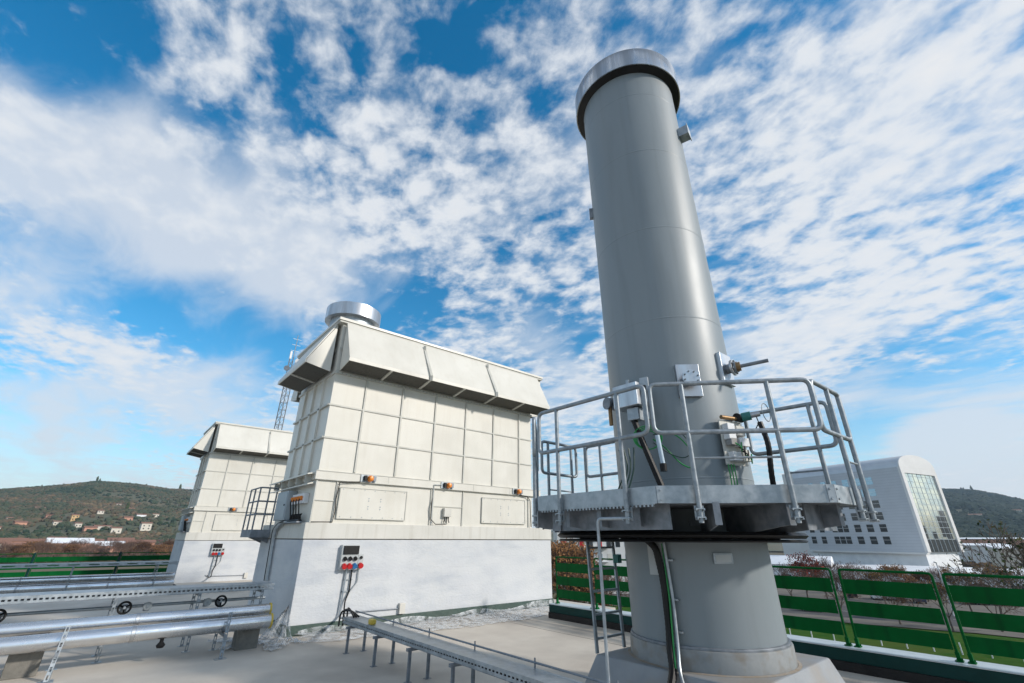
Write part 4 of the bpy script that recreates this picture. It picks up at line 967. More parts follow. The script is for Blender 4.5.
# ------------------------------------------------------------------ office building with arched end
P1o = Vector((177.4, 30.4, 0)); dU = Vector((.264, .964, 0)).normalized(); dV = Vector((dU.y, -dU.x, 0))
def ob(u, v, z): return P1o + dU * u + dV * v + Vector((0, 0, z))
WV = 19.7; LU = 33.0
of = thing('office_building', tuple(ob(LU / 2, WV / 2, GZ)), 'large pale metal clad office with barrel roof and glazed arched end', 'building')
arch = [(0, 22.3)] + [(WV / 2 - WV / 2 * math.cos(a), 22.3 + 4.0 * math.sin(a) ** .8) for a in [math.pi * i / 20 for i in range(1, 20)]] + [(WV, 22.3)]
ori = Matrix.Rotation(math.atan2(dV.y, dV.x), 4, 'Z')
MB().hexa([ob(0, .6, -1), ob(LU, .6, -1), ob(LU, WV, -1), ob(0, WV, -1), ob(0, .6, 22.3), ob(LU, .6, 22.3), ob(LU, WV, 22.3), ob(0, WV, 22.3)]).build('core_wall', 'offwall', of)
m = MB(); m.hexa([ob(.0, 0, -1), ob(LU, 0, -1), ob(LU, .58, -1), ob(0, .58, -1), ob(0, 0, 22.3), ob(LU, 0, 22.3), ob(LU, .58, 22.3), ob(0, .58, 22.3)]); m.build('side_wall', 'offwall', of)
m = MB(); n = len(m.v)
for u in (-.4, LU): m.v += [ob(u, v, z) for v, z in arch]
k = len(arch)
for i in range(k - 1): m.smooth.add(len(m.f)); m.f.append((i, i + 1, k + i + 1, k + i))
m.f.append(tuple(range(k))); m.f.append(tuple(reversed(range(k, 2 * k)))); m.build('barrel_roof', 'lead', of)
# end frame (white) and glazing
m = MB()
def slab(m, v0, v1, z0, z1, u0, u1): m.hexa([ob(u0, v0, z0), ob(u0, v1, z0), ob(u1, v1, z0), ob(u1, v0, z0), ob(u0, v0, z1), ob(u0, v1, z1), ob(u1, v1, z1), ob(u1, v0, z1)])
slab(m, 0, 1.7, -1, 22.29, -.7, -.01); slab(m, WV - 1.5, WV, -1, 22.29, -.7, -.01); slab(m, 1.7, WV - 1.5, 20.6, 22.29, -.7, -.01)
m.build('end_frame', 'officeframe', of)
m = MB(); pts = [ob(-.7, v, z) for v, z in arch]; m.extr(pts, dU * .29); m.build('arch_panel', 'officeframe', of)
g = MB(); slab(g, 1.72, WV - 1.52, 2.4, 20.58, -.3, -.1); g = g.build('glass_wall', 'facglass', of)
m = MB()
for i in range(1, 7): v = 1.7 + i * (WV - 3.2) / 7; slab(m, v - .05, v + .05, 2.4, 20.58, -.36, -.301)
for i in range(0, 12): z = 2.4 + i * 1.58; slab(m, 1.72, WV - 1.52, z - .05, z + .05, -.37, -.361)
m.build('mullions', 'greybox', g)
g = MB(); slab(g, 1.72, WV - 1.52, -.9, 2.36, -.32, -.1)
for v0, v1, z0, z1 in ((11.8, 13.9, 3.0, 8.8), (14.0, 16.9, 2.5, 10.4), (1.9, 3.6, 2.5, 6.0), (6.6, 8.6, 2.5, 4.4)): slab(g, v0, v1, z0, z1, -.34, -.305)
g = g.build('dark_glass', 'dkglass', of)
m = MB()
for i in range(1, 7): v = 1.7 + i * (WV - 3.2) / 7; slab(m, v - .06, v + .06, -.9, 2.3, -.42, -.33)
m.build('fins', 'greybox', g)
# podium below
m = MB(); m.hexa([ob(.6, 1.2, GZ), ob(LU, 1.2, GZ), ob(LU, WV - 1, GZ), ob(.6, WV - 1, GZ), ob(.6, 1.2, -1.02), ob(LU, 1.2, -1.02), ob(LU, WV - 1, -1.02), ob(.6, WV - 1, -1.02)]); m.build('podium', 'whiteroof', of)
m = MB(); m.hexa([ob(-.5, -.3, -1.5), ob(LU, -.3, -1.5), ob(LU, 1.19, -1.5), ob(-.5, 1.19, -1.5), ob(-.5, -.3, -1.03), ob(LU, -.3, -1.03), ob(LU, 1.19, -1.03), ob(-.5, 1.19, -1.03)]); m.build('ledge', 'officeframe', of)
# side windows
cols = [8.6, 12.2, 15.8, 19.4, 21.2, 23.0, 27.2, 30.6]
for r_i in range(6):
    z = .95 + r_i * 3.4
    for c_i, u in enumerate(cols):
        w = .92 if c_i < 3 else .78
        if r_i > 1 and c_i in (4,): continue
        pale = r_i >= 4
        fr = MB(); fr.hexa([ob(u - w, -.05, z), ob(u + w, -.05, z), ob(u + w, -.002, z), ob(u - w, -.002, z), ob(u - w, -.05, z + 2.15), ob(u + w, -.05, z + 2.15), ob(u + w, -.002, z + 2.15), ob(u - w, -.002, z + 2.15)])
        fr = fr.build('window', 'paleglass' if pale else 'dkglass', of)
        s = MB()
        for zz in (1.15,): s.hexa([ob(u - w, -.09, z + zz), ob(u + w, -.09, z + zz), ob(u + w, -.052, z + zz), ob(u - w, -.052, z + zz), ob(u - w, -.09, z + zz + .07), ob(u + w, -.09, z + zz + .07), ob(u + w, -.052, z + zz + .07), ob(u - w, -.052, z + zz + .07)])
        s.build('transom', 'officeframe', fr)
# rooftop boxes on the far left end
m = MB(); m.hexa([ob(LU - 9, 3, 21.2), ob(LU + 6, 3, 21.2), ob(LU + 6, 14, 21.2), ob(LU - 9, 14, 21.2), ob(LU - 9, 3, 24.6), ob(LU + 6, 3, 24.6), ob(LU + 6, 14, 24.6), ob(LU - 9, 14, 24.6)])
m.build('roof_room', 'officeframe', of)
m = MB(); m.hexa([ob(LU + .01, 3, GZ), ob(LU + 12, 3, GZ), ob(LU + 12, WV, GZ), ob(LU + .01, WV, GZ), ob(LU + .01, 3, 21.18), ob(LU + 12, 3, 21.18), ob(LU + 12, WV, 21.18), ob(LU + .01, WV, 21.18)]); m.build('rear_wing', 'officeframe', of)
for u in (-5, -1, 3):
    MB().hexa([ob(LU + u, 4, 24.6), ob(LU + u + 2, 4, 24.6), ob(LU + u + 2, 6, 24.6), ob(LU + u, 6, 24.6), ob(LU + u, 4, 25.5), ob(LU + u + 2, 4, 25.5), ob(LU + u + 2, 6, 25.5), ob(LU + u, 6, 25.5)]).build('roof_unit', 'greybox', of)

# low white sheds in front of the office
def shed(a, b, dep, h, label, arched=False, mat='whiteroof', cat='shed'):
    a = Vector((*a, 0)); b = Vector((*b, 0)); d = (b - a); L = d.length; d.normalize(); n = Vector((-d.y, d.x, 0))
    if n.dot(a) < 0: n = -n
    t = thing('low_shed', tuple((a + b) / 2 + Vector((0, 0, GZ))), label, cat)
    q = lambda u, v, z: a + d * u + n * v + Vector((0, 0, GZ + z))
    MB().hexa([q(0, 0, 0), q(L, 0, 0), q(L, dep, 0), q(0, dep, 0), q(0, 0, h), q(L, 0, h), q(L, dep, h), q(0, dep, h)]).build('wall', mat, t)
    m = MB()
    if arched:
        k = 10; pr = [(-.3 + (dep + .6) * i / k, h + .05 + 2.2 * math.sin(math.pi * i / k)) for i in range(k + 1)]
        m.extr([q(-.2, v, z) for v, z in pr], d * (L + .4))
    else: m.hexa([q(-.4, -.5, h + .01), q(L + .4, -.5, h + .01), q(L + .4, dep + .4, h + .8), q(-.4, dep + .4, h + .8), q(-.4, -.5, h + .3), q(L + .4, -.5, h + .3), q(L + .4, dep + .4, h + 1.1), q(-.4, dep + .4, h + 1.1)])
    m.build('roof', 'whiteroof', t)
    m = MB()
    for i in range(int(L / 7)):
        u = 3 + i * 7; m.hexa([q(u, -.06, 1.6), q(u + 2.4, -.06, 1.6), q(u + 2.4, -.003, 1.6), q(u, -.003, 1.6), q(u, -.06, 3.0), q(u + 2.4, -.06, 3.0), q(u + 2.4, -.003, 3.0), q(u, -.003, 3.0)])
    if m.v: m.build('window_band', 'dkglass', t)
    return t
shed((156, 48), (152, 66), 14, 5.5, 'white shed with arched roof left of the office foot', True)
shed((160, 2), (151, 46), 19, 4.6, 'long low white shed in front of the office foot')
shed((172, -30), (171.5, 1), 10, 6.0, 'low white shed at the right edge behind the bare trees')
shed((260, -8), (252, 22), 20, 9.3, 'pale flat roofed warehouse right of the glazed office end', mat='plaster')
shed((330, 22), (322, 44), 20, 9.8, 'grey flat warehouse with dark openings under the right hill', mat='officeframe')
shed((420, 8), (430, 60), 25, 13.0, 'brick red long building at the foot of the right hill', mat='pink')

# apartment block between base and chimney
apb = thing('apartment_block', (95, 78, GZ), 'grey and white apartment block with red panels seen under the platform', 'building')
a = Vector((102, 74, 0)); b = Vector((88, 86, 0)); d = (b - a).normalized(); n = Vector((-d.y, d.x, 0)); n = n if n.dot(a) > 0 else -n
q = lambda u, v, z: a + d * u + n * v + Vector((0, 0, GZ + z))
L = (b - a).length
MB().hexa([q(0, 0, 0), q(L, 0, 0), q(L, 12, 0), q(0, 12, 0), q(0, 0, 16), q(L, 0, 16), q(L, 12, 16), q(0, 12, 16)]).build('wall', 'officeframe', apb)
MB().hexa([q(-.3, -.3, 16.01), q(L + .3, -.3, 16.01), q(L + .3, 12.3, 16.01), q(-.3, 12.3, 16.01), q(-.3, -.3, 16.5), q(L + .3, -.3, 16.5), q(L + .3, 12.3, 16.5), q(-.3, 12.3, 16.5)]).build('roof', 'lead', apb)
for f in range(5):
    for c_ in range(8):
        u = .6 + c_ * 2.25; z = 1.2 + f * 3.0
        mt = random.choice(['dkglass', 'dkglass', 'dkglass', 'red', 'greybox', 'offwhite'])
        w = MB(); w.hexa([q(u, -.05, z), q(u + 1.1, -.05, z), q(u + 1.1, -.002, z), q(u, -.002, z), q(u, -.05, z + 1.5), q(u + 1.1, -.05, z + 1.5), q(u + 1.1, -.002, z + 1.5), q(u, -.002, z + 1.5)])
        w.build('window', mt, apb)
    MB().hexa([q(6, -1.1, 3 * f + .85), q(12, -1.1, 3 * f + .85), q(12, -.003, 3 * f + .85), q(6, -.003, 3 * f + .85), q(6, -1.1, 3 * f + 1.0), q(12, -1.1, 3 * f + 1.0), q(12, -.003, 3 * f + 1.0), q(6, -.003, 3 * f + 1.0)]).build('balcony', 'white', apb)

# ------------------------------------------------------------------ houses
def house(x, y, z, w, dpt, h, rz, wall, roof, label, flatr=False):
    if z > GZ + 1: w, dpt, h = w * .75, dpt * .75, h * .8
    t = thing('house', (x, y, z), label, 'house', 'houses on and below the left hill'); c, s = math.cos(rz), math.sin(rz)
    q = lambda u, v, k: (x + u * c - v * s, y + u * s + v * c, z + k)
    MB().hexa([q(-w / 2, -dpt / 2, -3), q(w / 2, -dpt / 2, -3), q(w / 2, dpt / 2, -3), q(-w / 2, dpt / 2, -3), q(-w / 2, -dpt / 2, h), q(w / 2, -dpt / 2, h), q(w / 2, dpt / 2, h), q(-w / 2, dpt / 2, h)]).build('wall', wall, t)
    e = .6; rh = .3 if flatr else dpt * .2
    MB().extr([q(-w / 2 - e, -dpt / 2 - e, h + .01), q(-w / 2 - e, dpt / 2 + e, h + .01), q(-w / 2 - e, 0, h + rh)], Vector(q(w / 2 + e, 0, 0)) - Vector(q(-w / 2 - e, 0, 0))).build('roof', roof, t)
    nf = max(1, int(h / 3)); nc = max(2, int(w / 4))
    for f in range(nf):
        for k in range(nc):
            u = -w / 2 + (k + .5) * w / nc; zz = 1.0 + f * 3
            MB().hexa([q(u - .6, -dpt / 2 - .06, zz), q(u + .6, -dpt / 2 - .06, zz), q(u + .6, -dpt / 2 - .003, zz), q(u - .6, -dpt / 2 - .003, zz), q(u - .6, -dpt / 2 - .06, zz + 1.4), q(u + .6, -dpt / 2 - .06, zz + 1.4), q(u + .6, -dpt / 2 - .003, zz + 1.4), q(u - .6, -dpt / 2 - .003, zz + 1.4)]).build('window', 'dkglass', t)
    return t
def find(az, el):   # where the line of sight lands on the hill
    D = 540
    while D < 1500 and (terr(az, D) - EYE) / D < el: D += 4
    return D
HS = [(90.4, .0335, 9, 8, 4, 'plaster', 'tile', 'small pale house alone high on the left hill'),
      (94.4, .0358, 14, 10, 3, 'plaster', 'tile', 'low white villa on the left hill, upper left of the yellow house'),
      (92.0, .0215, 9, 9, 8, 'ochre', 'tile', 'tall yellow house on the lower left hill'),
      (91.6, .0125, 8, 8, 5, 'plaster', 'tile', 'small cream house just below the yellow house'),
      (89.9, .0100, 20, 9, 4, 'plaster', 'tile', 'long low house with red roof below the white villas'),
      (88.3, .0235, 12, 10, 5, 'pink', 'tile', 'pinkish villa beside the bright white villa'),
      (87.4, .0270, 14, 10, 6, 'whiteroof', 'tile', 'bright white villa on the left hill'),
      (86.8, .0095, 13, 11, 9, 'plaster', 'tile', 'boxy cream house with red roof near the far housing'),
      (88.4, .0385, 16, 9, 4, 'ochre', 'tile', 'tan low farmhouse above the white villa'),
      (95.2, .0120, 13, 10, 6, 'pink', 'tile', 'reddish house low at the far left'),
      (96.6, .0040, 12, 10, 6, 'plaster', 'tile', 'pale house at the left edge with red roof'),
      (93.6, .0245, 10, 8, 4, 'pink', 'tile', 'small reddish house left of the yellow house'),
      (95.9, .0200, 9, 8, 4, 'plaster', 'tile', 'small house on the slope near the left edge')]
HS += [(89.3, .045, 8, 7, 4, 'plaster', 'tile', 'tiny cream house below the ridge top'), (93.0, .0150, 9, 8, 5, 'plaster', 'tile', 'small cream house lower left of the yellow house'),
       (90.7, .0070, 14, 9, 5, 'pink', 'tile', 'low reddish house under the small cream one'), (86.3, .030, 10, 8, 5, 'plaster', 'tile', 'pale house high beside the far housing'),
       (97.0, .0290, 10, 8, 4, 'plaster', 'tile', 'pale house on the slope at the very left edge'), (88.9, .0055, 12, 9, 6, 'plaster', 'tile', 'pale two storey house below the long low house')]
for az_, el_, w_, d_, h_, wl, rf, lab in HS:
    Dd = find(az_, el_); house(Dd * math.cos(R(az_)), Dd * math.sin(R(az_)), terr(az_, Dd), w_, d_, h_, R(az_ - 90 + 14), wl, rf, lab)
for az_, Dd, w_, d_, h_, wl, rf, lab in ((91.7, 430, 22, 16, 8.0, 'pink', 'whiteroof', 'wide warehouse with white roof and orange walls at the valley floor'),
                                          (89.0, 410, 14, 14, 6.6, 'pink', 'whiteroof', 'second smaller white roofed warehouse on the valley floor'),
                                          (94.3, 390, 18, 12, 6.5, 'ochre', 'tile', 'orange walled house left of the wide warehouse'),
                                          (93.3, 500, 17, 12, 8.0, 'pink', 'tile', 'terracotta roofed house behind the wide warehouse'),
                                          (86.6, 470, 14, 10, 8, 'pink', 'tile', 'terracotta roofed building left of the far housing'),
                                          (88.3, 500, 16, 12, 9, 'plaster', 'tile', 'cream building behind the smaller warehouse'),
 (90.3, 490, 13, 10, 8.5, 'pink', 'tile', 'small terracotta roofed house between the two warehouses'), (95.2, 470, 13, 10, 9, 'pink', 'tile', 'tall terracotta roofed house behind the orange walled one'), (92.6, 520, 10, 9, 10, 'ochre', 'tile', 'narrow yellowish house above the wide warehouse roof'), (87.5, 455, 12, 9, 8, 'ochre', 'tile', 'ochre house right of the smaller warehouse'),
                                          (96.5, 420, 16, 12, 8, 'plaster', 'tile', 'pale building behind bare trees at the left edge')):
    house(Dd * math.cos(R(az_)), Dd * math.sin(R(az_)), GZ, w_, d_, h_, R(az_ - 90 + 6), wl, rf, lab)
for az_, el_, lab in ((5.6, .030, 'tiny pale villa on the right hill'), (3.1, .036, 'long white farm building near the top of the right hill')):
    D2 = 700
    while D2 < 2050 and (terr(az_, D2) - EYE) / D2 < el_: D2 += 5
    house(D2 * math.cos(R(az_)), D2 * math.sin(R(az_)), terr(az_, D2) + 2, 22, 12, 5, R(az_ - 90), 'plaster', 'tile', lab)['group'] = 'houses on the right hill'

# ------------------------------------------------------------------ trees
def bare_tree(h, leafmat, nleaf, seed, twig='bark', spread=.55, depth=7, label='', lsize=.16):
    rs = random.Random(seed); t = thing('bare_tree', (0, 0, 0), label, 'tree', None)
    tr = MB(); tw = MB(); lf = MB(); tips = []
    def grow(p, d, L, r, k):
        n = 3; pts = [p]; q = p.copy(); dd = d.copy()
        for i in range(n):
            dd = (dd + Vector((rs.uniform(-1, 1), rs.uniform(-1, 1), rs.uniform(-.3, .8))) * .13).normalized(); q = q + dd * L / n; pts.append(q.copy())
        r2 = r * .68
        r = max(r, .028); r2 = max(r2, .022)
        (tr if k < 2 else tw).tube(pts, r, 6 if k < 2 else 3, rs=[r + (r2 - r) * i / n for i in range(n + 1)])
        if k >= depth: tips.append(q); return
        if k >= depth - 2: tips.append(pts[2])
        m = 3 if k < 3 else rs.choice((2, 3))
        for i in range(m):
            a = i * 2 * math.pi / m + rs.uniform(-.6, .6); sp = spread * rs.uniform(.7, 1.3)
            o = dd.orthogonal().normalized(); o.rotate(Matrix.Rotation(a, 3, dd)); nd = (dd + o * sp + Vector((0, 0, .08))).normalized()
            grow(q if rs.random() < .7 else pts[2], nd, L * rs.uniform(.68, .86), r2 * rs.uniform(.7, .9), k + 1)
    grow(Vector((0, 0, 0)), Vector((0, 0, 1)), h * .30, h * .024, 0)
    tr.build('trunk', 'bark', t); cr = tw.build('crown', twig, t)
    if nleaf:
        for i in range(nleaf):
            p = rs.choice(tips) + Vector((rs.gauss(0, .25), rs.gauss(0, .25), rs.gauss(0, .25))); a = Vector((rs.uniform(-1, 1), rs.uniform(-1, 1), rs.uniform(-1, 1))).normalized() * lsize; b = a.orthogonal().normalized() * lsize * .7
            lf.quadf([p - a, p + b, p + a, p - b])
        lf.build('leaves', leafmat, cr)
    return t
kinds = [bare_tree(8.5, None, 0, 3, 'twigred', label='x'), bare_tree(8.5, 'leaforange', 800, 5, label='x'), bare_tree(8.5, 'leafbrown', 1500, 8, 'twigred', label='x', lsize=.2),
         bare_tree(8.5, 'leafred', 2000, 11, label='x', lsize=.18), bare_tree(13, 'leafdark', 450, 14, depth=7, label='x', lsize=.16), bare_tree(8.5, None, 0, 21, 'twigred', spread=.7, label='x')]
used = [False] * 6
def plant(k, az_, D_, sc, lab, grp, z=GZ):
    if grp == G1: sc *= .82
    o = kinds[k] if not used[k] else dup(kinds[k]); used[k] = True
    o.location = (D_ * math.cos(R(az_)), D_ * math.sin(R(az_)), z); o.rotation_euler = (0, 0, random.uniform(0, 6.28)); o.scale = (sc,) * 3
    o['label'] = lab; o['group'] = grp; return o
G1 = 'bare trees by the road on the right'
plant(3, 19.6, 128, 1.12, 'dark red leaved tree just right of the chimney shaft', G1)
plant(0, 18.0, 134, 1.02, 'leafless grey tree in front of the arched white shed', G1)
plant(5, 16.6, 140, .98, 'leafless reddish tree in front of the left office windows', G1)
plant(0, 15.2, 150, .85, 'thin leafless tree below the middle office windows', G1)
plant(2, 12.4, 138, .95, 'rusty brown leaved tree below the office side wall', G1)
plant(1, 13.6, 128, .86, 'small tree with few orange leaves behind the middle fence panel', G1)
plant(2, 10.6, 142, .8, 'small brown leaved tree left of the glazed office end', G1)
plant(1, 8.0, 120, 1.0, 'sparse golden leaved tree below the glazed office end', G1)
plant(1, 6.3, 124, 1.12, 'sparse orange leaved tree right of the glazed office end', G1)
plant(5, 5.0, 150, .9, 'leafless tree behind the orange tree at right', G1)
plant(4, 3.3, 60, 1.3, 'tall dark bare tree cut by the right edge of the photo', G1)
plant(4, 2.2, 78, 1.1, 'dark bare tree just outside the right edge behind the taller one', G1)
plant(0, 17.2, 98, .95, 'slender leafless tree on the verge behind the first fence panel beside the chimney', G1)
plant(5, 13.0, 101, .9, 'leafless tree on the verge with its trunk seen through the middle fence panel', G1)
plant(1, 9.6, 99, .85, 'small orange leaved tree on the verge left of the street lamp', G1)
plant(5, 6.6, 103, .9, 'reddish leafless tree on the verge behind the right fence panel', G1)
plant(2, 11.6, 108, .7, 'short brown leaved tree on the verge behind the middle fence panel', G1)
plant(0, 9.3, 156, .8, 'faint leafless tree against the white shed', G1)
plant(5, 21.0, 120, 1.0, 'leafless tree hidden partly by the chimney', G1)
G2 = 'brown trees between the white base and the chimney'
for i, (a_, D_, k, s_) in enumerate(((43.4, 78, 2, 1.25), (42.4, 84, 2, 1.2), (41.6, 92, 5, 1.1), (44.2, 92, 2, 1.3), (40.0, 70, 0, .8), (38.4, 74, 5, .85), (43.0, 66, 2, .95), (41.9, 70, 2, .8))):
    plant(k, a_, D_, s_, ['dense rusty brown tree beside the white base corner', 'brown leaved tree second from the white base corner', 'bare reddish tree in front of the apartment block edge', 'tall brown tree mostly behind the white base corner', 'small leafless tree seen through the ladder', 'leafless tree beside the chimney shaft in front of the apartments', 'lower brown tree seen through the left fence panel', 'small brown tree behind the second fence panel'][i], G2)
G3 = 'leafless trees on the valley floor at left'
for i in range(44):
    a_ = 84.5 + i * .31 + random.uniform(-.2, .2); D_ = random.uniform(290, 372)
    plant(random.choice((0, 5, 5, 2)), a_, D_, random.uniform(.75, 1.1), 'reddish leafless tree on the valley floor beyond the far left fence', G3)
G4 = 'cypresses on the ridge'
def cypress(az_, D_, h, lab, g):
    z = terr(az_, D_); t = thing('cypress_tree', (D_ * math.cos(R(az_)), D_ * math.sin(R(az_)), z), lab, 'tree', g); x, y, _ = t.location
    MB().cyl((x, y, z - 2), (x, y, z + h * .25), .35, 6).build('trunk', 'bark', t)
    m = MB()
    for i in range(26):
        f = i / 25; r = h * .14 * math.sin(math.pi * min(1, f * .85 + .12)) + .3; clump(m, (x + random.uniform(-.4, .4), y + random.uniform(-.4, .4), z + h * (.08 + .9 * f)), r, 1.4)
    m.build('crown', 'leafdark', t)
cypress(91.4, 1490, 15, 'dark round tree clump on the highest point of the left ridge', G4); cypress(91.2, 1485, 10, 'lower dark tree beside the ridge top clump', G4)
cypress(85.0, 1470, 17, 'tall dark cypress on the ridge near the far housing', G4); cypress(88.6, 900, 14, 'dark cypress on the slope above the white villa', G4)
cypress(5.2, 2060, 22, 'dark cypress on the skyline of the right hill', G4)

# ------------------------------------------------------------------ cars, lamp, posts by the road
def car(col, name='parked_car', van=False):
    t = thing(name, (0, 0, 0), 'x', 'car' if not van else 'van', 'cars along the road and in the car park')
    H = 1.45 if not van else 2.0
    prof = [(-2.15, .32), (2.15, .32), (2.18, .62), (2.05, .82), (1.2, .95), (.55, H - .06), (-1.2, H), (-1.85, .98), (-2.15, .9)] if not van else [(-2.4, .32), (2.4, .32), (2.42, .8), (2.1, 1.1), (1.55, H), (-2.35, H), (-2.42, .9)]
    MB().extr([(x, -.84, z) for x, z in prof], (0, 1.68, 0)).build('body', col, t, bevel=.07)
    gl = [(1.05, .98), (.5, H - .14), (-1.15, H - .1), (-1.65, 1.0)] if not van else [(1.85, 1.15), (1.5, H - .2), (.3, H - .2), (.3, 1.15)]
    m = MB(); m.extr([(x, -.86, z) for x, z in gl], (0, .012, 0)); m.extr([(x, .848, z) for x, z in gl], (0, .012, 0))
    m.build('side_glass', 'dkglass', t)
    for x in (-1.35, 1.35):
        for y in (-.78, .78):
            w = MB().cyl((x, y - .1, .32), (x, y + .1, .32), .32, 18).build('wheel', 'tyre', t)
            MB().cyl((x, y - .11 * (1 if y < 0 else -1), .32), (x, y - .115 * (1 if y < 0 else -1), .32), .18, 12).build('rim', 'greypl', w)
    for y in (-.6, .6): MB().box((2.16, y - .16, .62), (2.2, y + .16, .76)).build('headlight', 'white', t)
    return t
cols_ = {'white': 'white', 'dark': 'black', 'silver': 'lead', 'blue': pmat('blue_car', (.03, .05, .12), (.03, .05, .11), 2, .3, coat=.5)}
base_c = {k: car(v) for k, v in cols_.items()}
usedc = set()
def park(k, az_, D_, rz, lab):
    o = base_c[k] if k not in usedc else dup(base_c[k]); usedc.add(k)
    o.location = (D_ * math.cos(R(az_)), D_ * math.sin(R(az_)), GZ + .04); o.rotation_euler = (0, 0, R(rz)); o['label'] = lab
park('white', 19.5, 110, 110, 'white car on the road just right of the chimney')
park('blue', 11.2, 138, 20, 'dark blue car parked left of the street lamp')
park('dark', 8.0, 143, 15, 'black car parked right of the street lamp')
park('blue', 7.2, 144, 15, 'dark blue car parked behind the right fence panel, second from the lamp')
park('silver', 6.3, 145, 15, 'silver car parked behind the right fence panel')
park('white', 5.4, 146, 15, 'white car parked behind the right fence panel, farthest right but one')
park('dark', 4.4, 147, 15, 'black car parked at the right edge')
park('white', 14.2, 140, 20, 'white car behind the middle fence panel, left one')
park('silver', 13.2, 141, 20, 'silver car behind the middle fence panel')
park('white', 12.2, 142, 20, 'white car behind the middle fence panel, right one')
park('dark', 16.0, 141, 20, 'black car behind the small orange leaved tree')
sl = thing('street_lamp', (117, 19.0, GZ), 'slim white street lamp beside the road behind the fence', 'street lamp')
MB().tube([(117, 19, GZ), (117, 19, GZ + 8.4)], .09, 8).build('pole', 'white', sl)
MB().bar((117, 19, GZ + 8.35), (115.6, 19, GZ + 8.5), .3, .12).build('lamp_head', 'greypl', sl)
for i in range(14):
    a_ = 2.5 + i * 1.75; D_ = 80.5
    x, y = D_ * math.cos(R(a_)), D_ * math.sin(R(a_))
    tag(MB().box((x - .06, y - .06, GZ), (x + .06, y + .06, GZ + 1.2)).build('marker_post', 'white', origin=(x, y, GZ), bevel=.02), 'short white post in the grass beyond the right fence', 'post', 'white posts in the grass')

# ------------------------------------------------------------------ haze
HZ = MB().box((-700, -700, GZ - 1), (2600, 2600, 240)).build('haze', 'white')
HZ['kind'] = 'stuff'
hm = bpy.data.materials.new('haze_air'); hm.use_nodes = True; nt = hm.node_tree; nt.nodes.clear()
o_ = nt.nodes.new('ShaderNodeOutputMaterial'); v_ = nt.nodes.new('ShaderNodeVolumePrincipled')
v_.inputs['Color'].default_value = (.62, .80, 1, 1); v_.inputs['Density'].default_value = .00012; v_.inputs['Anisotropy'].default_value = .2
nt.links.new(v_.outputs[0], o_.inputs['Volume']); HZ.data.materials.clear(); HZ.data.materials.append(hm)

# ------------------------------------------------------------------ sky
SUN_AZ, SUN_EL = -60.0, 28.0
W = bpy.data.worlds.new('World'); S.world = W; W.use_nodes = True; nt = W.node_tree; N = nt.nodes; L = nt.links; N.clear()
out = N.new('ShaderNodeOutputWorld'); bg = N.new('ShaderNodeBackground'); sky = N.new('ShaderNodeTexSky'); sky.sky_type = 'NISHITA'; sky.sun_disc = False
sky.sun_elevation = R(SUN_EL); sky.sun_rotation = R(90 - SUN_AZ); sky.air_density = 1.0; sky.dust_density = .3; sky.ozone_density = 1.6
hs = N.new('ShaderNodeHueSaturation'); hs.inputs['Hue'].default_value = .489; hs.inputs['Saturation'].default_value = 1.46; hs.inputs['Value'].default_value = 1.06; L.new(sky.outputs[0], hs.inputs['Color'])
L.new(hs.outputs[0], bg.inputs[0]); bg.inputs[1].default_value = .15
tc = N.new('ShaderNodeTexCoord'); DIR = tc.outputs['Generated']
sp = N.new('ShaderNodeSeparateXYZ'); L.new(DIR, sp.inputs[0])
def math_(op, a, b=None, c=None, clamp=False):
    n = N.new('ShaderNodeMath'); n.operation = op; n.use_clamp = clamp
    for i, x in enumerate((a, b, c)):
        if x is None: continue
        if isinstance(x, (int, float)): n.inputs[i].default_value = x
        else: L.new(x, n.inputs[i])
    return n.outputs[0]
zc = math_('ADD', math_('MAXIMUM', sp.outputs['Z'], 0.0), .10)
cb = N.new('ShaderNodeCombineXYZ'); L.new(math_('DIVIDE', sp.outputs['X'], zc), cb.inputs[0]); L.new(math_('DIVIDE', sp.outputs['Y'], zc), cb.inputs[1])
def noise(scale, detail, rough, dist=0, vec=None, off=(0, 0, 0), sc=(1, 1, 1), rot=0):
    mp = N.new('ShaderNodeMapping'); L.new(vec or cb.outputs[0], mp.inputs[0]); mp.inputs['Location'].default_value = off; mp.inputs['Scale'].default_value = sc; mp.inputs['Rotation'].default_value = (0, 0, rot)
    n = N.new('ShaderNodeTexNoise'); n.inputs['Scale'].default_value = scale; n.inputs['Detail'].default_value = detail; n.inputs['Roughness'].default_value = rough; n.inputs['Distortion'].default_value = dist
    L.new(mp.outputs[0], n.inputs['Vector']); return n.outputs['Fac']
puff = noise(12.5, 7, .56, .15, off=(3.1, 1.7, 0), sc=(1, .8, 1), rot=.5)
big = noise(2.6, 5, .5, .4, off=(7, 2, 0))
soft = noise(1.9, 3, .45, .6, off=(1, 9, 0), sc=(1, .45, 1), rot=.9)
def blob(d, rad_, amt):
    v = N.new('ShaderNodeVectorMath'); v.operation = 'DOT_PRODUCT'; L.new(DIR, v.inputs[0]); v.inputs[1].default_value = d
    mr = N.new('ShaderNodeMapRange'); mr.interpolation_type = 'SMOOTHSTEP'; mr.inputs['From Min'].default_value = math.cos(R(rad_)); mr.inputs['From Max'].default_value = math.cos(R(rad_ * .15)); mr.inputs['To Min'].default_value = 0; mr.inputs['To Max'].default_value = amt
    L.new(v.outputs['Value'], mr.inputs['Value']); return mr.outputs[0]
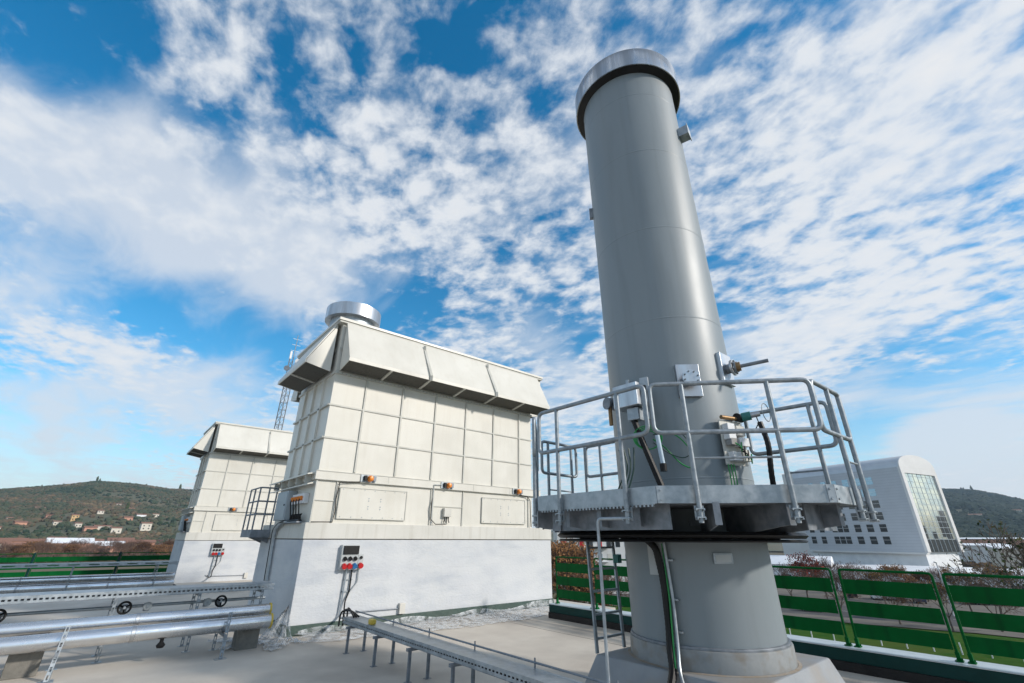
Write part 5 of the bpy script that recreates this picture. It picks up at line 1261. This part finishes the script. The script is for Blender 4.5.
BLOBS = [
    ((-0.251, 0.708, 0.660), 9, -0.16, 'p'),
    ((-0.189, 0.722, 0.665), 8, -0.1, 'p'),
    ((-0.083, 0.790, 0.608), 8, -0.08, 'p'),
    ((0.063, 0.919, 0.389), 9, -0.16, 'p'),
    ((0.135, 0.919, 0.370), 7, -0.2, 'p'),
    ((0.363, 0.804, 0.471), 8, -0.16, 'p'),
    ((-0.089, 0.909, 0.408), 7, -0.2, 'p'),
    ((0.481, 0.409, 0.775), 6, -0.08, 'p'),
    ((0.662, 0.617, 0.425), 6, -0.15, 'p'),
    ((0.281, 0.426, 0.860), 7, -0.1, 'p'),
    ((0.123, 0.641, 0.757), 7, -0.08, 'p'),
    ((0.967, 0.087, 0.240), 8, -0.14, 'p'),
    ((0.970, 0.172, 0.173), 7, -0.2, 'p'),
    ((0.986, 0.030, 0.166), 6, -0.1, 'p'),
    ((-0.204, 0.892, 0.403), 9, -0.12, 'p'),
    ((0.851, 0.353, 0.389), 5, -0.1, 'p'),
    ((0.843, 0.019, 0.538), 22, 0.05, 'p'),
    ((0.925, 0.160, 0.343), 12, 0.08, 'p'),
    ((0.698, 0.384, 0.604), 10, 0.06, 'p'),
    ((0.259, 0.728, 0.635), 16, 0.03, 'p'),
    ((0.781, -0.125, 0.612), 12, 0.04, 'p'),
    ((0.464, 0.657, 0.594), 8, 0.05, 'p'),
    ((0.649, 0.113, 0.752), 7, 0, 'p'),
    ((-0.095, 0.824, 0.559), 16, 0.3, 's'),
    ((-0.209, 0.790, 0.577), 11, 0.26, 's'),
    ((0.066, 0.845, 0.531), 14, 0.24, 's'),
    ((0.236, 0.830, 0.506), 9, 0.2, 's'),
    ((-0.101, 0.975, 0.196), 12, 0.12, 's'),
    ((-0.090, 0.976, 0.198), 9, 0.1, 'p'),
    ((0.034, 0.961, 0.274), 10, 0.16, 's'),
    ((0.122, 0.964, 0.236), 8, 0.25, 's'),
    ((-0.165, 0.939, 0.301), 7, 0.12, 's'),
    ((0.694, 0.654, 0.301), 7, 0.15, 's'),
    ((-0.025, 0.944, 0.329), 4, -0.1, 's'),
    ((-0.095, 0.935, 0.341), 5, -0.1, 's'),
    ((-0.036, 0.990, 0.136), 9, -0.16, 'p'),
    ((-0.134, 0.978, 0.159), 8, -0.2, 'p'),
    ((0.107, 0.966, 0.234), 6, -0.15, 'p'),
    ((-0.038, 0.989, 0.144), 12, 0.04, 's'),
    ((0.988, 0.086, 0.129), 9, -0.05, 'p'),
    ((0.989, 0.049, 0.140), 9, 0.3, 's'),
    ((0.990, 0.095, 0.100), 7, 0.3, 's'),
    ((-0.251, 0.708, 0.660), 9, -0.4, 's'),
    ((-0.033, 0.775, 0.631), 6, -0.2, 's'),
    ((0.038, 0.931, 0.364), 7, -0.25, 's'),
    ((0.914, 0.241, 0.327), 12, 0.2, 's'),
    ((0.780, -0.053, 0.623), 14, 0.2, 's'),
]
cov = math_('ADD', math_('MULTIPLY', puff, .80), math_('MULTIPLY', big, .40))
bias = None; sbias = None
for d, r_, am, kind in BLOBS:
    b_ = blob(d, r_, am)
    if kind == 'p': bias = b_ if bias is None else math_('ADD', bias, b_)
    else: sbias = b_ if sbias is None else math_('ADD', sbias, b_)
if bias is not None: cov = math_('ADD', cov, bias)
m1 = N.new('ShaderNodeMapRange'); m1.interpolation_type = 'SMOOTHSTEP'; m1.inputs['From Min'].default_value = .46; m1.inputs['From Max'].default_value = .75; L.new(cov, m1.inputs['Value'])
soft2 = noise(5.5, 6, .6, .5, off=(2, 5, 0), sc=(1, .5, 1), rot=.9)
sv = math_('ADD', math_('ADD', soft, sbias), math_('MULTIPLY', math_('SUBTRACT', soft2, .5), .55))
m2 = N.new('ShaderNodeMapRange'); m2.interpolation_type = 'SMOOTHSTEP'; m2.inputs['From Min'].default_value = .46; m2.inputs['From Max'].default_value = .92; m2.inputs['To Max'].default_value = .86; L.new(sv, m2.inputs['Value'])
mask = math_('SUBTRACT', 1.0, math_('MULTIPLY', math_('SUBTRACT', 1.0, m1.outputs[0]), math_('SUBTRACT', 1.0, m2.outputs[0])))
mask = math_('MULTIPLY', mask, .94)
cc_ = N.new('ShaderNodeValToRGB'); cc_.color_ramp.elements[0].position = .5; cc_.color_ramp.elements[0].color = (.84, .89, .96, 1); cc_.color_ramp.elements[1].position = .95; cc_.color_ramp.elements[1].color = (1, 1, 1, 1)
e_ = cc_.color_ramp.elements.new(.72); e_.color = (.90, .94, .99, 1)
L.new(cov, cc_.inputs[0])
bg2 = N.new('ShaderNodeBackground'); L.new(cc_.outputs[0], bg2.inputs[0]); bg2.inputs[1].default_value = .80
# pale haze low over the horizon
hzr = N.new('ShaderNodeMapRange'); hzr.interpolation_type = 'SMOOTHSTEP'; hzr.inputs['From Min'].default_value = .26; hzr.inputs['From Max'].default_value = -.02; hzr.inputs['To Min'].default_value = 0; hzr.inputs['To Max'].default_value = .85; L.new(sp.outputs['Z'], hzr.inputs['Value'])
bg3 = N.new('ShaderNodeBackground'); bg3.inputs[0].default_value = (.64, .80, .92, 1); bg3.inputs[1].default_value = .82
mx0 = N.new('ShaderNodeMixShader'); L.new(hzr.outputs[0], mx0.inputs[0]); L.new(bg.outputs[0], mx0.inputs[1]); L.new(bg3.outputs[0], mx0.inputs[2])
mx = N.new('ShaderNodeMixShader'); L.new(mask, mx.inputs[0]); L.new(mx0.outputs[0], mx.inputs[1]); L.new(bg2.outputs[0], mx.inputs[2]); L.new(mx.outputs[0], out.inputs[0])

sd = bpy.data.lights.new('sun', 'SUN'); sd.energy = 3.3; sd.angle = R(4); sd.color = (1, .935, .85)
so = bpy.data.objects.new('sun', sd); COL.objects.link(so)
sv_ = Vector((math.cos(R(SUN_EL)) * math.cos(R(SUN_AZ)), math.cos(R(SUN_EL)) * math.sin(R(SUN_AZ)), math.sin(R(SUN_EL))))
so.rotation_euler = sv_.to_track_quat('Z', 'Y').to_euler(); so.location = (0, -20, 30)

# ------------------------------------------------------------------ camera
cd_ = bpy.data.cameras.new('camera'); cd_.sensor_width = 36; cd_.lens = 447.0 / 1024 * 36; cd_.clip_end = 20000; cd_.clip_start = .05
co = bpy.data.objects.new('camera', cd_); COL.objects.link(co)
X = Vector(((0.761937, -0.647635, 0.004514))); Y = Vector(((-0.264496, -0.304801, 0.914953))); Z = -Vector(((0.591180, 0.698330, 0.403536)))
mt = Matrix((X, Y, Z)).transposed().to_4x4(); mt.translation = Vector((0, 0, EYE)); co.matrix_world = mt
S.camera = co
for o in bpy.data.objects:
    if '_o' in o: del o['_o']
S.render.engine = 'CYCLES'
S.view_settings.view_transform = 'Standard'; S.view_settings.look = 'None'; S.view_settings.exposure = .15; S.view_settings.gamma = 1
S.render.resolution_x = 1024; S.render.resolution_y = 683
